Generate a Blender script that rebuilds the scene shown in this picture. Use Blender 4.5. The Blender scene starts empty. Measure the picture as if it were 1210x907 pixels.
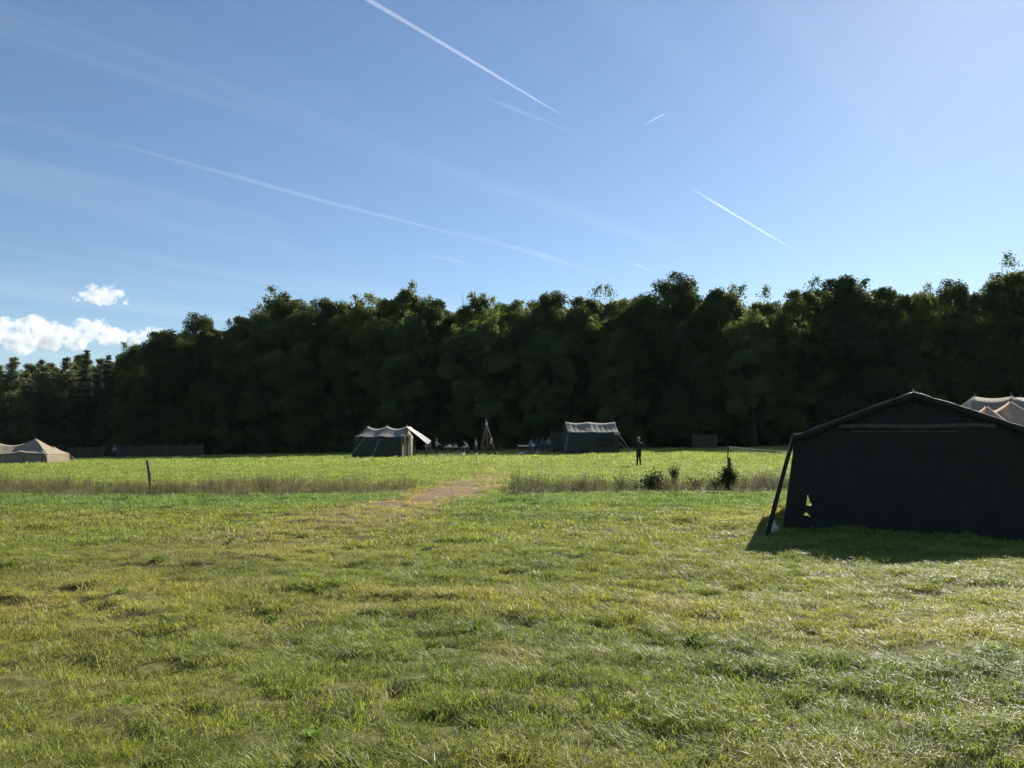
import bpy, bmesh, math, random
import numpy as np
from mathutils import Vector, Matrix, Euler

random.seed(7)
RNG = np.random.default_rng(11)
R = math.radians
SC = bpy.context.scene
COL = SC.collection

# ------------------------------------------------------------------ camera, sky, sun, exposure
EYE = 1.65
PITCH = 4.1
FPX = 940.0                      # focal length in pixels of the 1210 px wide photograph
cam_d = bpy.data.cameras.new('camera')
cam = bpy.data.objects.new('camera', cam_d); COL.objects.link(cam)
cam.location = (0, 0, EYE)
cam.rotation_euler = (R(90 + PITCH), 0, 0)
cam_d.sensor_width = 36.0
cam_d.lens = 36.0 * FPX / 1210.0
cam_d.clip_start = 0.1
cam_d.clip_end = 200000
SC.camera = cam

SUN_AZ, SUN_EL = 33.0, 30.0      # azimuth to the right of the view direction (+Y)
SUN = Vector((math.sin(R(SUN_AZ)) * math.cos(R(SUN_EL)), math.cos(R(SUN_AZ)) * math.cos(R(SUN_EL)), math.sin(R(SUN_EL))))
world = bpy.data.worlds.new('World'); SC.world = world; world.use_nodes = True
wn = world.node_tree; wn.nodes.clear()
wout = wn.nodes.new('ShaderNodeOutputWorld'); wbg = wn.nodes.new('ShaderNodeBackground')
sky = wn.nodes.new('ShaderNodeTexSky'); sky.sky_type = 'NISHITA'; sky.sun_disc = False
sky.sun_elevation = R(SUN_EL); sky.sun_rotation = R(SUN_AZ)
sky.altitude = 50; sky.air_density = 1.0; sky.dust_density = 0.14; sky.ozone_density = 3.4
wbg.inputs['Strength'].default_value = 0.061
tcw = wn.nodes.new('ShaderNodeTexCoord'); sxyz = wn.nodes.new('ShaderNodeSeparateXYZ'); wn.links.new(tcw.outputs['Generated'], sxyz.inputs[0])
def wmath(op, a, b):
    q = wn.nodes.new('ShaderNodeMath'); q.operation = op
    for i, v in enumerate((a, b)):
        if isinstance(v, (int, float)): q.inputs[i].default_value = v
        else: wn.links.new(v, q.inputs[i])
    return q.outputs[0]
zc = wmath('MAXIMUM', sxyz.outputs['Z'], 0.06)
cx, cy_ = wmath('DIVIDE', sxyz.outputs['X'], zc), wmath('DIVIDE', sxyz.outputs['Y'], zc)
cmb = wn.nodes.new('ShaderNodeCombineXYZ'); wn.links.new(cx, cmb.inputs[0]); wn.links.new(cy_, cmb.inputs[1])
cmap = wn.nodes.new('ShaderNodeMapping'); cmap.vector_type = 'TEXTURE'; cmap.inputs['Rotation'].default_value = (0, 0, R(50)); cmap.inputs['Scale'].default_value = (6.0, 0.8, 1)
wn.links.new(cmb.outputs[0], cmap.inputs['Vector'])
cno = wn.nodes.new('ShaderNodeTexNoise'); cno.inputs['Scale'].default_value = 1.1; cno.inputs['Detail'].default_value = 7; cno.inputs['Roughness'].default_value = 0.55; cno.inputs['Distortion'].default_value = 0.6
wn.links.new(cmap.outputs[0], cno.inputs['Vector'])
crp = wn.nodes.new('ShaderNodeMapRange'); crp.interpolation_type = 'SMOOTHSTEP'; crp.inputs['From Min'].default_value = 0.47; crp.inputs['From Max'].default_value = 0.82
crp.inputs['To Min'].default_value = 0.0; crp.inputs['To Max'].default_value = 0.25
wn.links.new(cno.outputs['Fac'], crp.inputs['Value'])
cmx = wn.nodes.new('ShaderNodeMix'); cmx.data_type = 'RGBA'; wn.links.new(crp.outputs[0], cmx.inputs[0]); wn.links.new(sky.outputs[0], cmx.inputs[6]); cmx.inputs[7].default_value = (7.0, 7.6, 8.4, 1)
wn.links.new(cmx.outputs[2], wbg.inputs['Color'])
wn.links.new(wbg.outputs[0], wout.inputs['Surface'])

sun_d = bpy.data.lights.new('sun', 'SUN'); sun_d.energy = 5.0; sun_d.angle = R(0.53); sun_d.color = (1.0, 0.93, 0.82)
sun_o = bpy.data.objects.new('sun', sun_d); COL.objects.link(sun_o)
sun_o.rotation_euler = SUN.to_track_quat('Z', 'Y').to_euler(); sun_o.location = (30, 40, 60)

SC.view_settings.view_transform = 'Standard'; SC.view_settings.look = 'None'
SC.view_settings.exposure = 1.0; SC.view_settings.gamma = 1.0; SC.view_settings.use_curve_mapping = False
SC.render.engine = 'CYCLES'
cy = SC.cycles
cy.use_denoising = True; cy.max_bounces = 8; cy.diffuse_bounces = 3; cy.glossy_bounces = 2
cy.transmission_bounces = 4; cy.transparent_max_bounces = 12; cy.volume_bounces = 5
cy.sample_clamp_indirect = 6.0

# ------------------------------------------------------------------ numeric helpers
def smooth(a, b, t):
    t = np.clip((t - a) / (b - a), 0, 1); return t * t * (3 - 2 * t)

def vnoise(x, y, seed=0):
    """smooth value noise on arrays, range about -1..1"""
    x = np.asarray(x, float); y = np.asarray(y, float)
    xi = np.floor(x).astype(np.int64); yi = np.floor(y).astype(np.int64)
    xf = x - xi; yf = y - yi
    u = xf * xf * (3 - 2 * xf); v = yf * yf * (3 - 2 * yf)
    def h(i, j):
        n = (i * 374761393 + j * 668265263 + seed * 974634777) & 0xFFFFFFFF
        n = ((n ^ (n >> 13)) * 1274126177) & 0xFFFFFFFF
        return ((n ^ (n >> 16)) & 0xFFFF) / 32767.5 - 1.0
    return (h(xi, yi) * (1 - u) + h(xi + 1, yi) * u) * (1 - v) + (h(xi, yi + 1) * (1 - u) + h(xi + 1, yi + 1) * u) * v

def fbm(x, y, seed=0, oct=3):
    s = 0; a = 1; t = 0
    for k in range(oct):
        s = s + a * vnoise(x * 2 ** k, y * 2 ** k, seed + k * 17); t += a; a *= 0.5
    return s / t

def H(x, y):
    """height of the field"""
    x = np.asarray(x, float); y = np.asarray(y, float)
    s = smooth(20, 84, y)
    h = s * (0.35 + 0.0165 * np.clip(x, -95, 60))
    near = 1 - smooth(25, 60, y)
    h = h + 0.05 * vnoise(x / 3.1, y / 3.1, 3) * near + 0.03 * vnoise(x / 0.9, y / 0.9, 5) * near
    h = h + 0.085 * np.clip(vnoise(x / 0.6, y / 0.36, 6) - 0.12, 0, 1) * near
    h = h - 0.17 * np.clip(vnoise(x / 0.36, y / 0.22, 8) - 0.36, 0, 1) * near
    h = h + 0.05 * vnoise(x / 9, y / 9, 9) * (1 - near) * (1 - smooth(150, 300, y))
    return h

def Hs(x, y): return float(H(np.array([x]), np.array([y]))[0])

_cp, _sp = math.cos(R(PITCH)), math.sin(R(PITCH))
def ray(px, py):
    """direction with unit ground-plane depth (y = 1) through a photograph pixel"""
    u = (px - 605.0) / FPX; v = (453.5 - py) / FPX
    d = Vector((u, _cp - v * _sp, _sp + v * _cp)); return d / d.y

def on_ground(px, py):
    d = ray(px, py); D = 20.0
    for _ in range(60):
        D = 0.5 * D + 0.5 * (EYE - Hs(d.x * D, D)) / max(1e-4, -d.z)
        D = min(max(D, 2), 160)
    return Vector((d.x * D, D, Hs(d.x * D, D)))

def at(px, D):
    """ground point under a photograph column at depth D"""
    x = (px - 605.0) / FPX * D; return Vector((x, D, Hs(x, D)))

def pt(px, py, D):
    d = ray(px, py); return Vector((d.x * D, D, EYE + d.z * D))

# ------------------------------------------------------------------ materials
MATS = {}
def newmat(name):
    m = bpy.data.materials.new(name); m.use_nodes = True; m.node_tree.nodes.clear(); MATS[name] = m
    return m, m.node_tree.nodes, m.node_tree.links

def cloth_mat(name, col, col2=None, scale=6.0, rough=0.85, trans=0.0, bump=0.25, spec=0.25):
    m, n, l = newmat(name)
    out = n.new('ShaderNodeOutputMaterial'); p = n.new('ShaderNodeBsdfPrincipled')
    tc = n.new('ShaderNodeTexCoord'); nz = n.new('ShaderNodeTexNoise'); nz.inputs['Scale'].default_value = scale
    nz.inputs['Detail'].default_value = 5; l.new(tc.outputs['Object'], nz.inputs['Vector'])
    rp = n.new('ShaderNodeValToRGB'); rp.color_ramp.elements[0].position = 0.3; rp.color_ramp.elements[1].position = 0.72
    col2 = col2 or tuple(c * 0.7 for c in col)
    rp.color_ramp.elements[0].color = (*col2, 1); rp.color_ramp.elements[1].color = (*col, 1)
    l.new(nz.outputs['Fac'], rp.inputs['Fac']); l.new(rp.outputs['Color'], p.inputs['Base Color'])
    p.inputs['Roughness'].default_value = rough; p.inputs['Specular IOR Level'].default_value = spec
    n2 = n.new('ShaderNodeTexNoise'); n2.inputs['Scale'].default_value = scale * 3; l.new(tc.outputs['Object'], n2.inputs['Vector'])
    b = n.new('ShaderNodeBump'); b.inputs['Strength'].default_value = bump; b.inputs['Distance'].default_value = 0.02
    l.new(n2.outputs['Fac'], b.inputs['Height']); l.new(b.outputs['Normal'], p.inputs['Normal'])
    if trans > 0:
        t = n.new('ShaderNodeBsdfTranslucent'); mx = n.new('ShaderNodeMixShader'); mx.inputs[0].default_value = trans
        l.new(rp.outputs['Color'], t.inputs['Color']); l.new(p.outputs[0], mx.inputs[1]); l.new(t.outputs[0], mx.inputs[2])
        l.new(mx.outputs[0], out.inputs['Surface'])
    else:
        l.new(p.outputs[0], out.inputs['Surface'])
    return m

def leaf_mat(name, stops, trans=0.35, rough=0.6, spec=0.12, attr='shade'):
    """foliage: colour from a per-leaf random attribute, partly see-through"""
    m, n, l = newmat(name)
    out = n.new('ShaderNodeOutputMaterial'); p = n.new('ShaderNodeBsdfPrincipled'); t = n.new('ShaderNodeBsdfTranslucent')
    a = n.new('ShaderNodeAttribute'); a.attribute_name = attr
    oi = n.new('ShaderNodeObjectInfo')
    ad = n.new('ShaderNodeMath'); ad.operation = 'MULTIPLY_ADD'; ad.inputs[1].default_value = 0.35; ad.inputs[2].default_value = -0.175
    l.new(oi.outputs['Random'], ad.inputs[0])
    ad2 = n.new('ShaderNodeMath'); ad2.operation = 'ADD'; l.new(a.outputs['Fac'], ad2.inputs[0]); l.new(ad.outputs[0], ad2.inputs[1])
    rp = n.new('ShaderNodeValToRGB')
    els = rp.color_ramp.elements
    while len(els) < len(stops): els.new(0.5)
    for e, (pos, c) in zip(els, stops): e.position = pos; e.color = (*c, 1)
    l.new(ad2.outputs[0], rp.inputs['Fac'])
    l.new(rp.outputs['Color'], p.inputs['Base Color']); p.inputs['Roughness'].default_value = rough
    p.inputs['Specular IOR Level'].default_value = spec
    hs = n.new('ShaderNodeHueSaturation'); hs.inputs['Saturation'].default_value = 1.15; hs.inputs['Value'].default_value = 2.2
    hs.inputs['Hue'].default_value = 0.498
    l.new(rp.outputs['Color'], hs.inputs['Color']); l.new(hs.outputs[0], t.inputs['Color'])
    mx = n.new('ShaderNodeMixShader'); mx.inputs[0].default_value = trans
    l.new(p.outputs[0], mx.inputs[1]); l.new(t.outputs[0], mx.inputs[2]); l.new(mx.outputs[0], out.inputs['Surface'])
    return m

def grass_mat(name, trans=0.42, rough=0.48, spec=0.28, tip=(0.36, 0.33, 0.18)):
    """blade colour = tint of its clump (point attribute of the scatter) x per-blade variation"""
    m, n, l = newmat(name)
    out = n.new('ShaderNodeOutputMaterial'); p = n.new('ShaderNodeBsdfPrincipled'); t = n.new('ShaderNodeBsdfTranslucent')
    ti = n.new('ShaderNodeAttribute'); ti.attribute_type = 'INSTANCER'; ti.attribute_name = 'tint'
    sh = n.new('ShaderNodeAttribute'); sh.attribute_name = 'shade'
    mr = n.new('ShaderNodeMapRange'); mr.inputs['To Min'].default_value = 0.62; mr.inputs['To Max'].default_value = 1.32
    l.new(sh.outputs['Fac'], mr.inputs['Value'])
    ml = n.new('ShaderNodeVectorMath'); ml.operation = 'SCALE'; l.new(ti.outputs['Color'], ml.inputs[0]); l.new(mr.outputs[0], ml.inputs['Scale'])
    # a few blades are dry straw
    gt = n.new('ShaderNodeMath'); gt.operation = 'GREATER_THAN'; gt.inputs[1].default_value = 0.965; l.new(sh.outputs['Fac'], gt.inputs[0])
    mixc = n.new('ShaderNodeMix'); mixc.data_type = 'RGBA'; l.new(gt.outputs[0], mixc.inputs[0])
    l.new(ml.outputs[0], mixc.inputs[6]); mixc.inputs[7].default_value = (*tip, 1)
    l.new(mixc.outputs[2], p.inputs['Base Color']); p.inputs['Roughness'].default_value = rough; p.inputs['Specular IOR Level'].default_value = spec
    hs = n.new('ShaderNodeHueSaturation'); hs.inputs['Value'].default_value = 1.5; hs.inputs['Saturation'].default_value = 1.1
    l.new(mixc.outputs[2], hs.inputs['Color']); l.new(hs.outputs[0], t.inputs['Color'])
    mx = n.new('ShaderNodeMixShader'); mx.inputs[0].default_value = trans
    l.new(p.outputs[0], mx.inputs[1]); l.new(t.outputs[0], mx.inputs[2]); l.new(mx.outputs[0], out.inputs['Surface'])
    return m

def plain_mat(name, col, rough=0.7, spec=0.3, vary=0.25, scale=12.0):
    return cloth_mat(name, col, tuple(c * (1 - vary) for c in col), scale=scale, rough=rough, bump=0.15, spec=spec)

M_BARK = plain_mat('bark', (0.055, 0.045, 0.034), 0.95, 0.1, 0.5, 3.0)
M_WOOD = plain_mat('weathered_wood', (0.16, 0.125, 0.09), 0.85, 0.2, 0.5, 9.0)
M_POLE = plain_mat('round_pole_wood', (0.20, 0.15, 0.10), 0.8, 0.2, 0.4, 9.0)
M_ROPE = plain_mat('pale_rope', (0.70, 0.68, 0.62), 0.8, 0.2, 0.2)
M_IRON = plain_mat('dark_iron', (0.05, 0.05, 0.05), 0.5, 0.4, 0.3)

# ------------------------------------------------------------------ mesh helpers
def finish(me, mat, shade_smooth=True):
    if mat is not None: me.materials.append(mat)
    if shade_smooth and len(me.polygons): me.polygons.foreach_set('use_smooth', [True] * len(me.polygons))
    me.update()

class MB:
    def __init__(s): s.v = []; s.f = []
    def quad(s, a, b, c, d):
        i = len(s.v); s.v += [tuple(a), tuple(b), tuple(c), tuple(d)]; s.f.append((i, i + 1, i + 2, i + 3))
    def grid(s, fn, nu, nv):
        """surface patch fn(u, v), u and v in 0..1"""
        i0 = len(s.v)
        for a in range(nu + 1):
            for b in range(nv + 1): s.v.append(tuple(fn(a / nu, b / nv)))
        for a in range(nu):
            for b in range(nv):
                k = i0 + a * (nv + 1) + b; s.f.append((k, k + 1, k + nv + 2, k + nv + 1))
        return s
    def box(s, c, size, rz=0.0, rx=0.0, ry=0.0, taper=1.0):
        m = Euler((rx, ry, rz)).to_matrix(); i0 = len(s.v); c = Vector(c)
        for z in (-1, 1):
            k = taper if z > 0 else 1.0
            for (x, y) in ((-1, -1), (1, -1), (1, 1), (-1, 1)):
                s.v.append(tuple(c + m @ Vector((x * size[0] / 2 * k, y * size[1] / 2 * k, z * size[2] / 2))))
        for q in ((3, 2, 1, 0), (4, 5, 6, 7), (0, 1, 5, 4), (1, 2, 6, 5), (2, 3, 7, 6), (3, 0, 4, 7)):
            s.f.append(tuple(i0 + k for k in q))
        return s
    def tube(s, pts, r, n=8, cap=True):
        """round bar along points; r a number or one radius per point"""
        pts = [Vector(p) for p in pts]; rs = [float(r)] * len(pts) if not hasattr(r, '__len__') else [float(q) for q in r]
        i0 = len(s.v); up = None
        for k, p in enumerate(pts):
            d = (pts[min(k + 1, len(pts) - 1)] - pts[max(k - 1, 0)]).normalized()
            if up is None or abs(up.dot(d)) > 0.95: up = Vector((0, 0, 1)) if abs(d.z) < 0.9 else Vector((1, 0, 0))
            a = d.cross(up).normalized(); b = d.cross(a).normalized()
            for j in range(n):
                t = 2 * math.pi * j / n; s.v.append(tuple(p + rs[k] * (a * math.cos(t) + b * math.sin(t))))
        for k in range(len(pts) - 1):
            for j in range(n):
                q = i0 + k * n; s.f.append((q + j, q + (j + 1) % n, q + n + (j + 1) % n, q + n + j))
        if cap:
            s.f.append(tuple(i0 + j for j in range(n))[::-1]); e = i0 + (len(pts) - 1) * n; s.f.append(tuple(e + j for j in range(n)))
        return s
    def lathe(s, c, prof, n=14):
        """surface of revolution about a vertical axis: prof = [(radius, z)]"""
        i0 = len(s.v); c = Vector(c)
        for (r, z) in prof:
            for j in range(n):
                t = 2 * math.pi * j / n; s.v.append((c.x + r * math.cos(t), c.y + r * math.sin(t), c.z + z))
        for k in range(len(prof) - 1):
            for j in range(n):
                q = i0 + k * n; s.f.append((q + j, q + (j + 1) % n, q + n + (j + 1) % n, q + n + j))
        s.f.append(tuple(i0 + j for j in range(n))[::-1]); e = i0 + (len(prof) - 1) * n; s.f.append(tuple(e + j for j in range(n)))
        return s
    def mesh(s, name, mat, sm=True):
        me = bpy.data.meshes.new(name); me.from_pydata(s.v, [], s.f); finish(me, mat, sm); return me
    def build(s, name, mat, parent=None, sm=True, solid=0.0, bevel=0.0):
        o = bpy.data.objects.new(name, s.mesh(name, mat, sm)); COL.objects.link(o)
        if parent is not None: o.parent = parent
        if solid:
            md = o.modifiers.new('thickness', 'SOLIDIFY'); md.thickness = solid; md.offset = 0
        if bevel:
            md = o.modifiers.new('bevel', 'BEVEL'); md.width = bevel; md.segments = 2
        return o

def tag(o, label, cat, group=None, kind=None):
    if label: o['label'] = label
    if cat: o['category'] = cat
    if group: o['group'] = group
    if kind: o['kind'] = kind
    return o

def thing(name, loc, label, cat, rz=0.0, group=None):
    o = bpy.data.objects.new(name, None); COL.objects.link(o); o.empty_display_size = 0.3
    o.location = loc; o.rotation_euler = (0, 0, rz)
    return tag(o, label, cat, group)

def copy_thing(src, loc, rz, scale, label, group=None):
    r = src.copy(); COL.objects.link(r); r.location = loc; r.rotation_euler = (0, 0, rz); r.scale = scale
    r['label'] = label
    if group: r['group'] = group
    for ch in src.children:
        c = ch.copy(); COL.objects.link(c); c.parent = r
        for g in ch.children:
            d = g.copy(); COL.objects.link(d); d.parent = c
    return r

def quads_mesh(name, P, attr, mat):
    """P: (n,4,3) corner array, attr: (n,) per-face random"""
    n = len(P); me = bpy.data.meshes.new(name)
    me.vertices.add(n * 4); me.vertices.foreach_set('co', P.reshape(-1).astype(np.float32))
    me.loops.add(n * 4); me.loops.foreach_set('vertex_index', np.arange(n * 4, dtype=np.int32))
    me.polygons.add(n); me.polygons.foreach_set('loop_start', np.arange(0, n * 4, 4, dtype=np.int32))
    me.update(calc_edges=True); me.validate()
    a = me.attributes.new('shade', 'FLOAT', 'FACE'); a.data.foreach_set('value', attr.astype(np.float32))
    me.materials.append(mat); return me

# ------------------------------------------------------------------ ground
PATH = [(90, 3.0), (60, 0.8), (46, -0.7), (34, -1.3), (28, -1.65), (23, -2.2), (18, -3.1), (13, -4.3), (8, -5.2), (2, -6.5)]
_py = np.array([p[0] for p in PATH][::-1], float); _px = np.array([p[1] for p in PATH][::-1], float)
def path_mask(x, y):
    xc = np.interp(y, _py, _px) + 0.35 * vnoise(y / 2.3, y * 0, 21)
    w = np.interp(y, [2, 10, 18, 24, 34, 50, 90], [2.2, 2.0, 1.6, 1.25, 1.3, 1.2, 1.0])
    st = np.interp(y, [2, 12, 18, 22, 25, 34, 42, 60], [0.0, 0.2, 0.35, 0.75, 1.0, 0.5, 0.12, 0.0])
    d = np.abs(x - xc) / w
    return st * (1 - smooth(0.35, 1.25, d + 0.8 * fbm(x / 0.9, y / 0.9, 31)))

def band_mask(x, y):
    """the strip of unmown growth along the old fence line"""
    c = 27.5 + 0.02 * x + 0.5 * vnoise(x / 5, 0 * x, 41)
    hw = np.where(x < -2, 2.6, 2.4) + 0.5 * vnoise(x / 3, 0 * x, 43)
    m = 1 - smooth(0.4, 1.3, np.abs(y - c) / hw)
    xc = np.interp(y, _py, _px)
    return m * smooth(1.3, 2.1, np.abs(x - xc) + 0.3 * vnoise(x, y, 47))

def ground():
    ys = [-3000, -400, -60, -12, -4, 0]
    y = 0.0
    while y < 60: y += 0.05 + 0.006 * y; ys.append(y)
    while y < 400: y *= 1.04; ys.append(y)
    ys += [600, 1200, 3000]
    ys = np.array(ys); nu = 340
    u = np.linspace(-1, 1, nu + 1); u = np.sign(u) * np.abs(u) ** 1.15
    W = 7 + 1.1 * np.abs(ys)
    X = W[:, None] * u[None, :]; Y = np.repeat(ys[:, None], nu + 1, 1)
    Z = H(X, Y)
    fine = (1 - smooth(10, 30, Y))
    Z = Z + 0.02 * fbm(X / 0.33, Y / 0.33, 61) * fine - 0.015
    V = np.stack([X, Y, Z], -1).reshape(-1, 3)
    nr = len(ys); i = np.arange(nr - 1)[:, None] * (nu + 1) + np.arange(nu)[None, :]
    F = np.stack([i, i + 1, i + nu + 2, i + nu + 1], -1).reshape(-1, 4)
    me = bpy.data.meshes.new('ground')
    me.vertices.add(len(V)); me.vertices.foreach_set('co', V.reshape(-1).astype(np.float32))
    me.loops.add(F.size); me.loops.foreach_set('vertex_index', F.reshape(-1).astype(np.int32))
    me.polygons.add(len(F)); me.polygons.foreach_set('loop_start', np.arange(0, F.size, 4, dtype=np.int32))
    me.polygons.foreach_set('use_smooth', np.ones(len(F), bool)); me.update(calc_edges=True)
    a = me.attributes.new('worn', 'FLOAT', 'POINT'); a.data.foreach_set('value', path_mask(X, Y).reshape(-1).astype(np.float32))
    forest = (Y > 96 - 0.06 * X).astype(float)  # darker ground colour from the wood edge back
    b = me.attributes.new('wood_floor', 'FLOAT', 'POINT'); b.data.foreach_set('value', forest.reshape(-1).astype(np.float32))
    m, n, l = newmat('turf_soil')
    out = n.new('ShaderNodeOutputMaterial'); p = n.new('ShaderNodeBsdfPrincipled'); p.inputs['Roughness'].default_value = 0.95
    p.inputs['Specular IOR Level'].default_value = 0.1
    g = n.new('ShaderNodeNewGeometry')
    n1 = n.new('ShaderNodeTexNoise'); n1.inputs['Scale'].default_value = 0.45; n1.inputs['Detail'].default_value = 6
    n2 = n.new('ShaderNodeTexNoise'); n2.inputs['Scale'].default_value = 9; n2.inputs['Detail'].default_value = 6
    l.new(g.outputs['Position'], n1.inputs['Vector']); l.new(g.outputs['Position'], n2.inputs['Vector'])
    r1 = n.new('ShaderNodeValToRGB'); e = r1.color_ramp.elements
    e[0].position = 0.3; e[0].color = (0.085, 0.10, 0.028, 1); e[1].position = 0.7; e[1].color = (0.15, 0.15, 0.05, 1)
    l.new(n1.outputs['Fac'], r1.inputs['Fac'])
    r2 = n.new('ShaderNodeValToRGB'); e = r2.color_ramp.elements
    e[0].position = 0.3; e[0].color = (0.55, 0.55, 0.55, 1); e[1].position = 0.7; e[1].color = (1.25, 1.25, 1.2, 1)
    l.new(n2.outputs['Fac'], r2.inputs['Fac'])
    mu = n.new('ShaderNodeMix'); mu.data_type = 'RGBA'; mu.blend_type = 'MULTIPLY'; mu.inputs[0].default_value = 1
    l.new(r1.outputs[0], mu.inputs[6]); l.new(r2.outputs[0], mu.inputs[7])
    wa = n.new('ShaderNodeAttribute'); wa.attribute_name = 'worn'
    r3 = n.new('ShaderNodeValToRGB'); e = r3.color_ramp.elements
    e[0].position = 0.25; e[0].color = (0.14, 0.095, 0.053, 1); e[1].position = 0.75; e[1].color = (0.27, 0.188, 0.112, 1)
    l.new(n2.outputs['Fac'], r3.inputs['Fac'])
    mx = n.new('ShaderNodeMix'); mx.data_type = 'RGBA'; l.new(wa.outputs['Fac'], mx.inputs[0]); l.new(mu.outputs[2], mx.inputs[6]); l.new(r3.outputs[0], mx.inputs[7])
    la = n.new('ShaderNodeAttribute'); la.attribute_name = 'wood_floor'
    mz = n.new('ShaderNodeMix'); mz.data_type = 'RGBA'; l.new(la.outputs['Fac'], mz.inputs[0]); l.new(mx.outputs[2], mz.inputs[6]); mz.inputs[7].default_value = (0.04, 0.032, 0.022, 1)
    l.new(mz.outputs[2], p.inputs['Base Color'])
    bp = n.new('ShaderNodeBump'); bp.inputs['Strength'].default_value = 0.6; bp.inputs['Distance'].default_value = 0.04
    l.new(n2.outputs['Fac'], bp.inputs['Height']); l.new(bp.outputs[0], p.inputs['Normal']); l.new(p.outputs[0], out.inputs['Surface'])
    me.materials.append(m)
    o = bpy.data.objects.new('ground', me); COL.objects.link(o); o['kind'] = 'structure'
    o['label'] = 'grassy field floor running back to the wood'
ground()

# ------------------------------------------------------------------ wood: trees
LEAF_DARK = leaf_mat('oak_leaves', [(0.0, (0.0190, 0.0316, 0.0105)), (0.5, (0.0379, 0.0548, 0.0147)), (1.0, (0.0737, 0.0906, 0.0211))], 0.42)
LEAF_MID = leaf_mat('beech_leaves', [(0.0, (0.0321, 0.0482, 0.0138)), (0.5, (0.0620, 0.0850, 0.0218)), (1.0, (0.1148, 0.1320, 0.0298))], 0.42)
LEAF_PALE = leaf_mat('birch_leaves', [(0.0, (0.0396, 0.0618, 0.0222)), (0.5, (0.0697, 0.0966, 0.0317)), (1.0, (0.1109, 0.1307, 0.0396))], 0.45)
LEAF_NEEDLE = leaf_mat('needles', [(0.0, (0.024, 0.036, 0.020)), (0.5, (0.040, 0.054, 0.026)), (1.0, (0.066, 0.076, 0.032))], 0.15)

def leaf_quads(C, N, size, rng):
    """leaf-spray quads at centres C with normals near N"""
    n = len(C)
    N = N + rng.normal(0, 0.55, (n, 3)); N /= np.linalg.norm(N, axis=1, keepdims=True) + 1e-9
    T = np.cross(N, rng.normal(0, 1, (n, 3))); T /= np.linalg.norm(T, axis=1, keepdims=True) + 1e-9
    B = np.cross(N, T)
    s = size * rng.uniform(0.6, 1.35, (n, 1)); w = s * rng.uniform(0.45, 0.8, (n, 1))
    bend = N * s * rng.uniform(-0.25, 0.25, (n, 1))
    return np.stack([C - T * s, C - B * w + bend, C + T * s, C + B * w + bend], 1)

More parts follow.
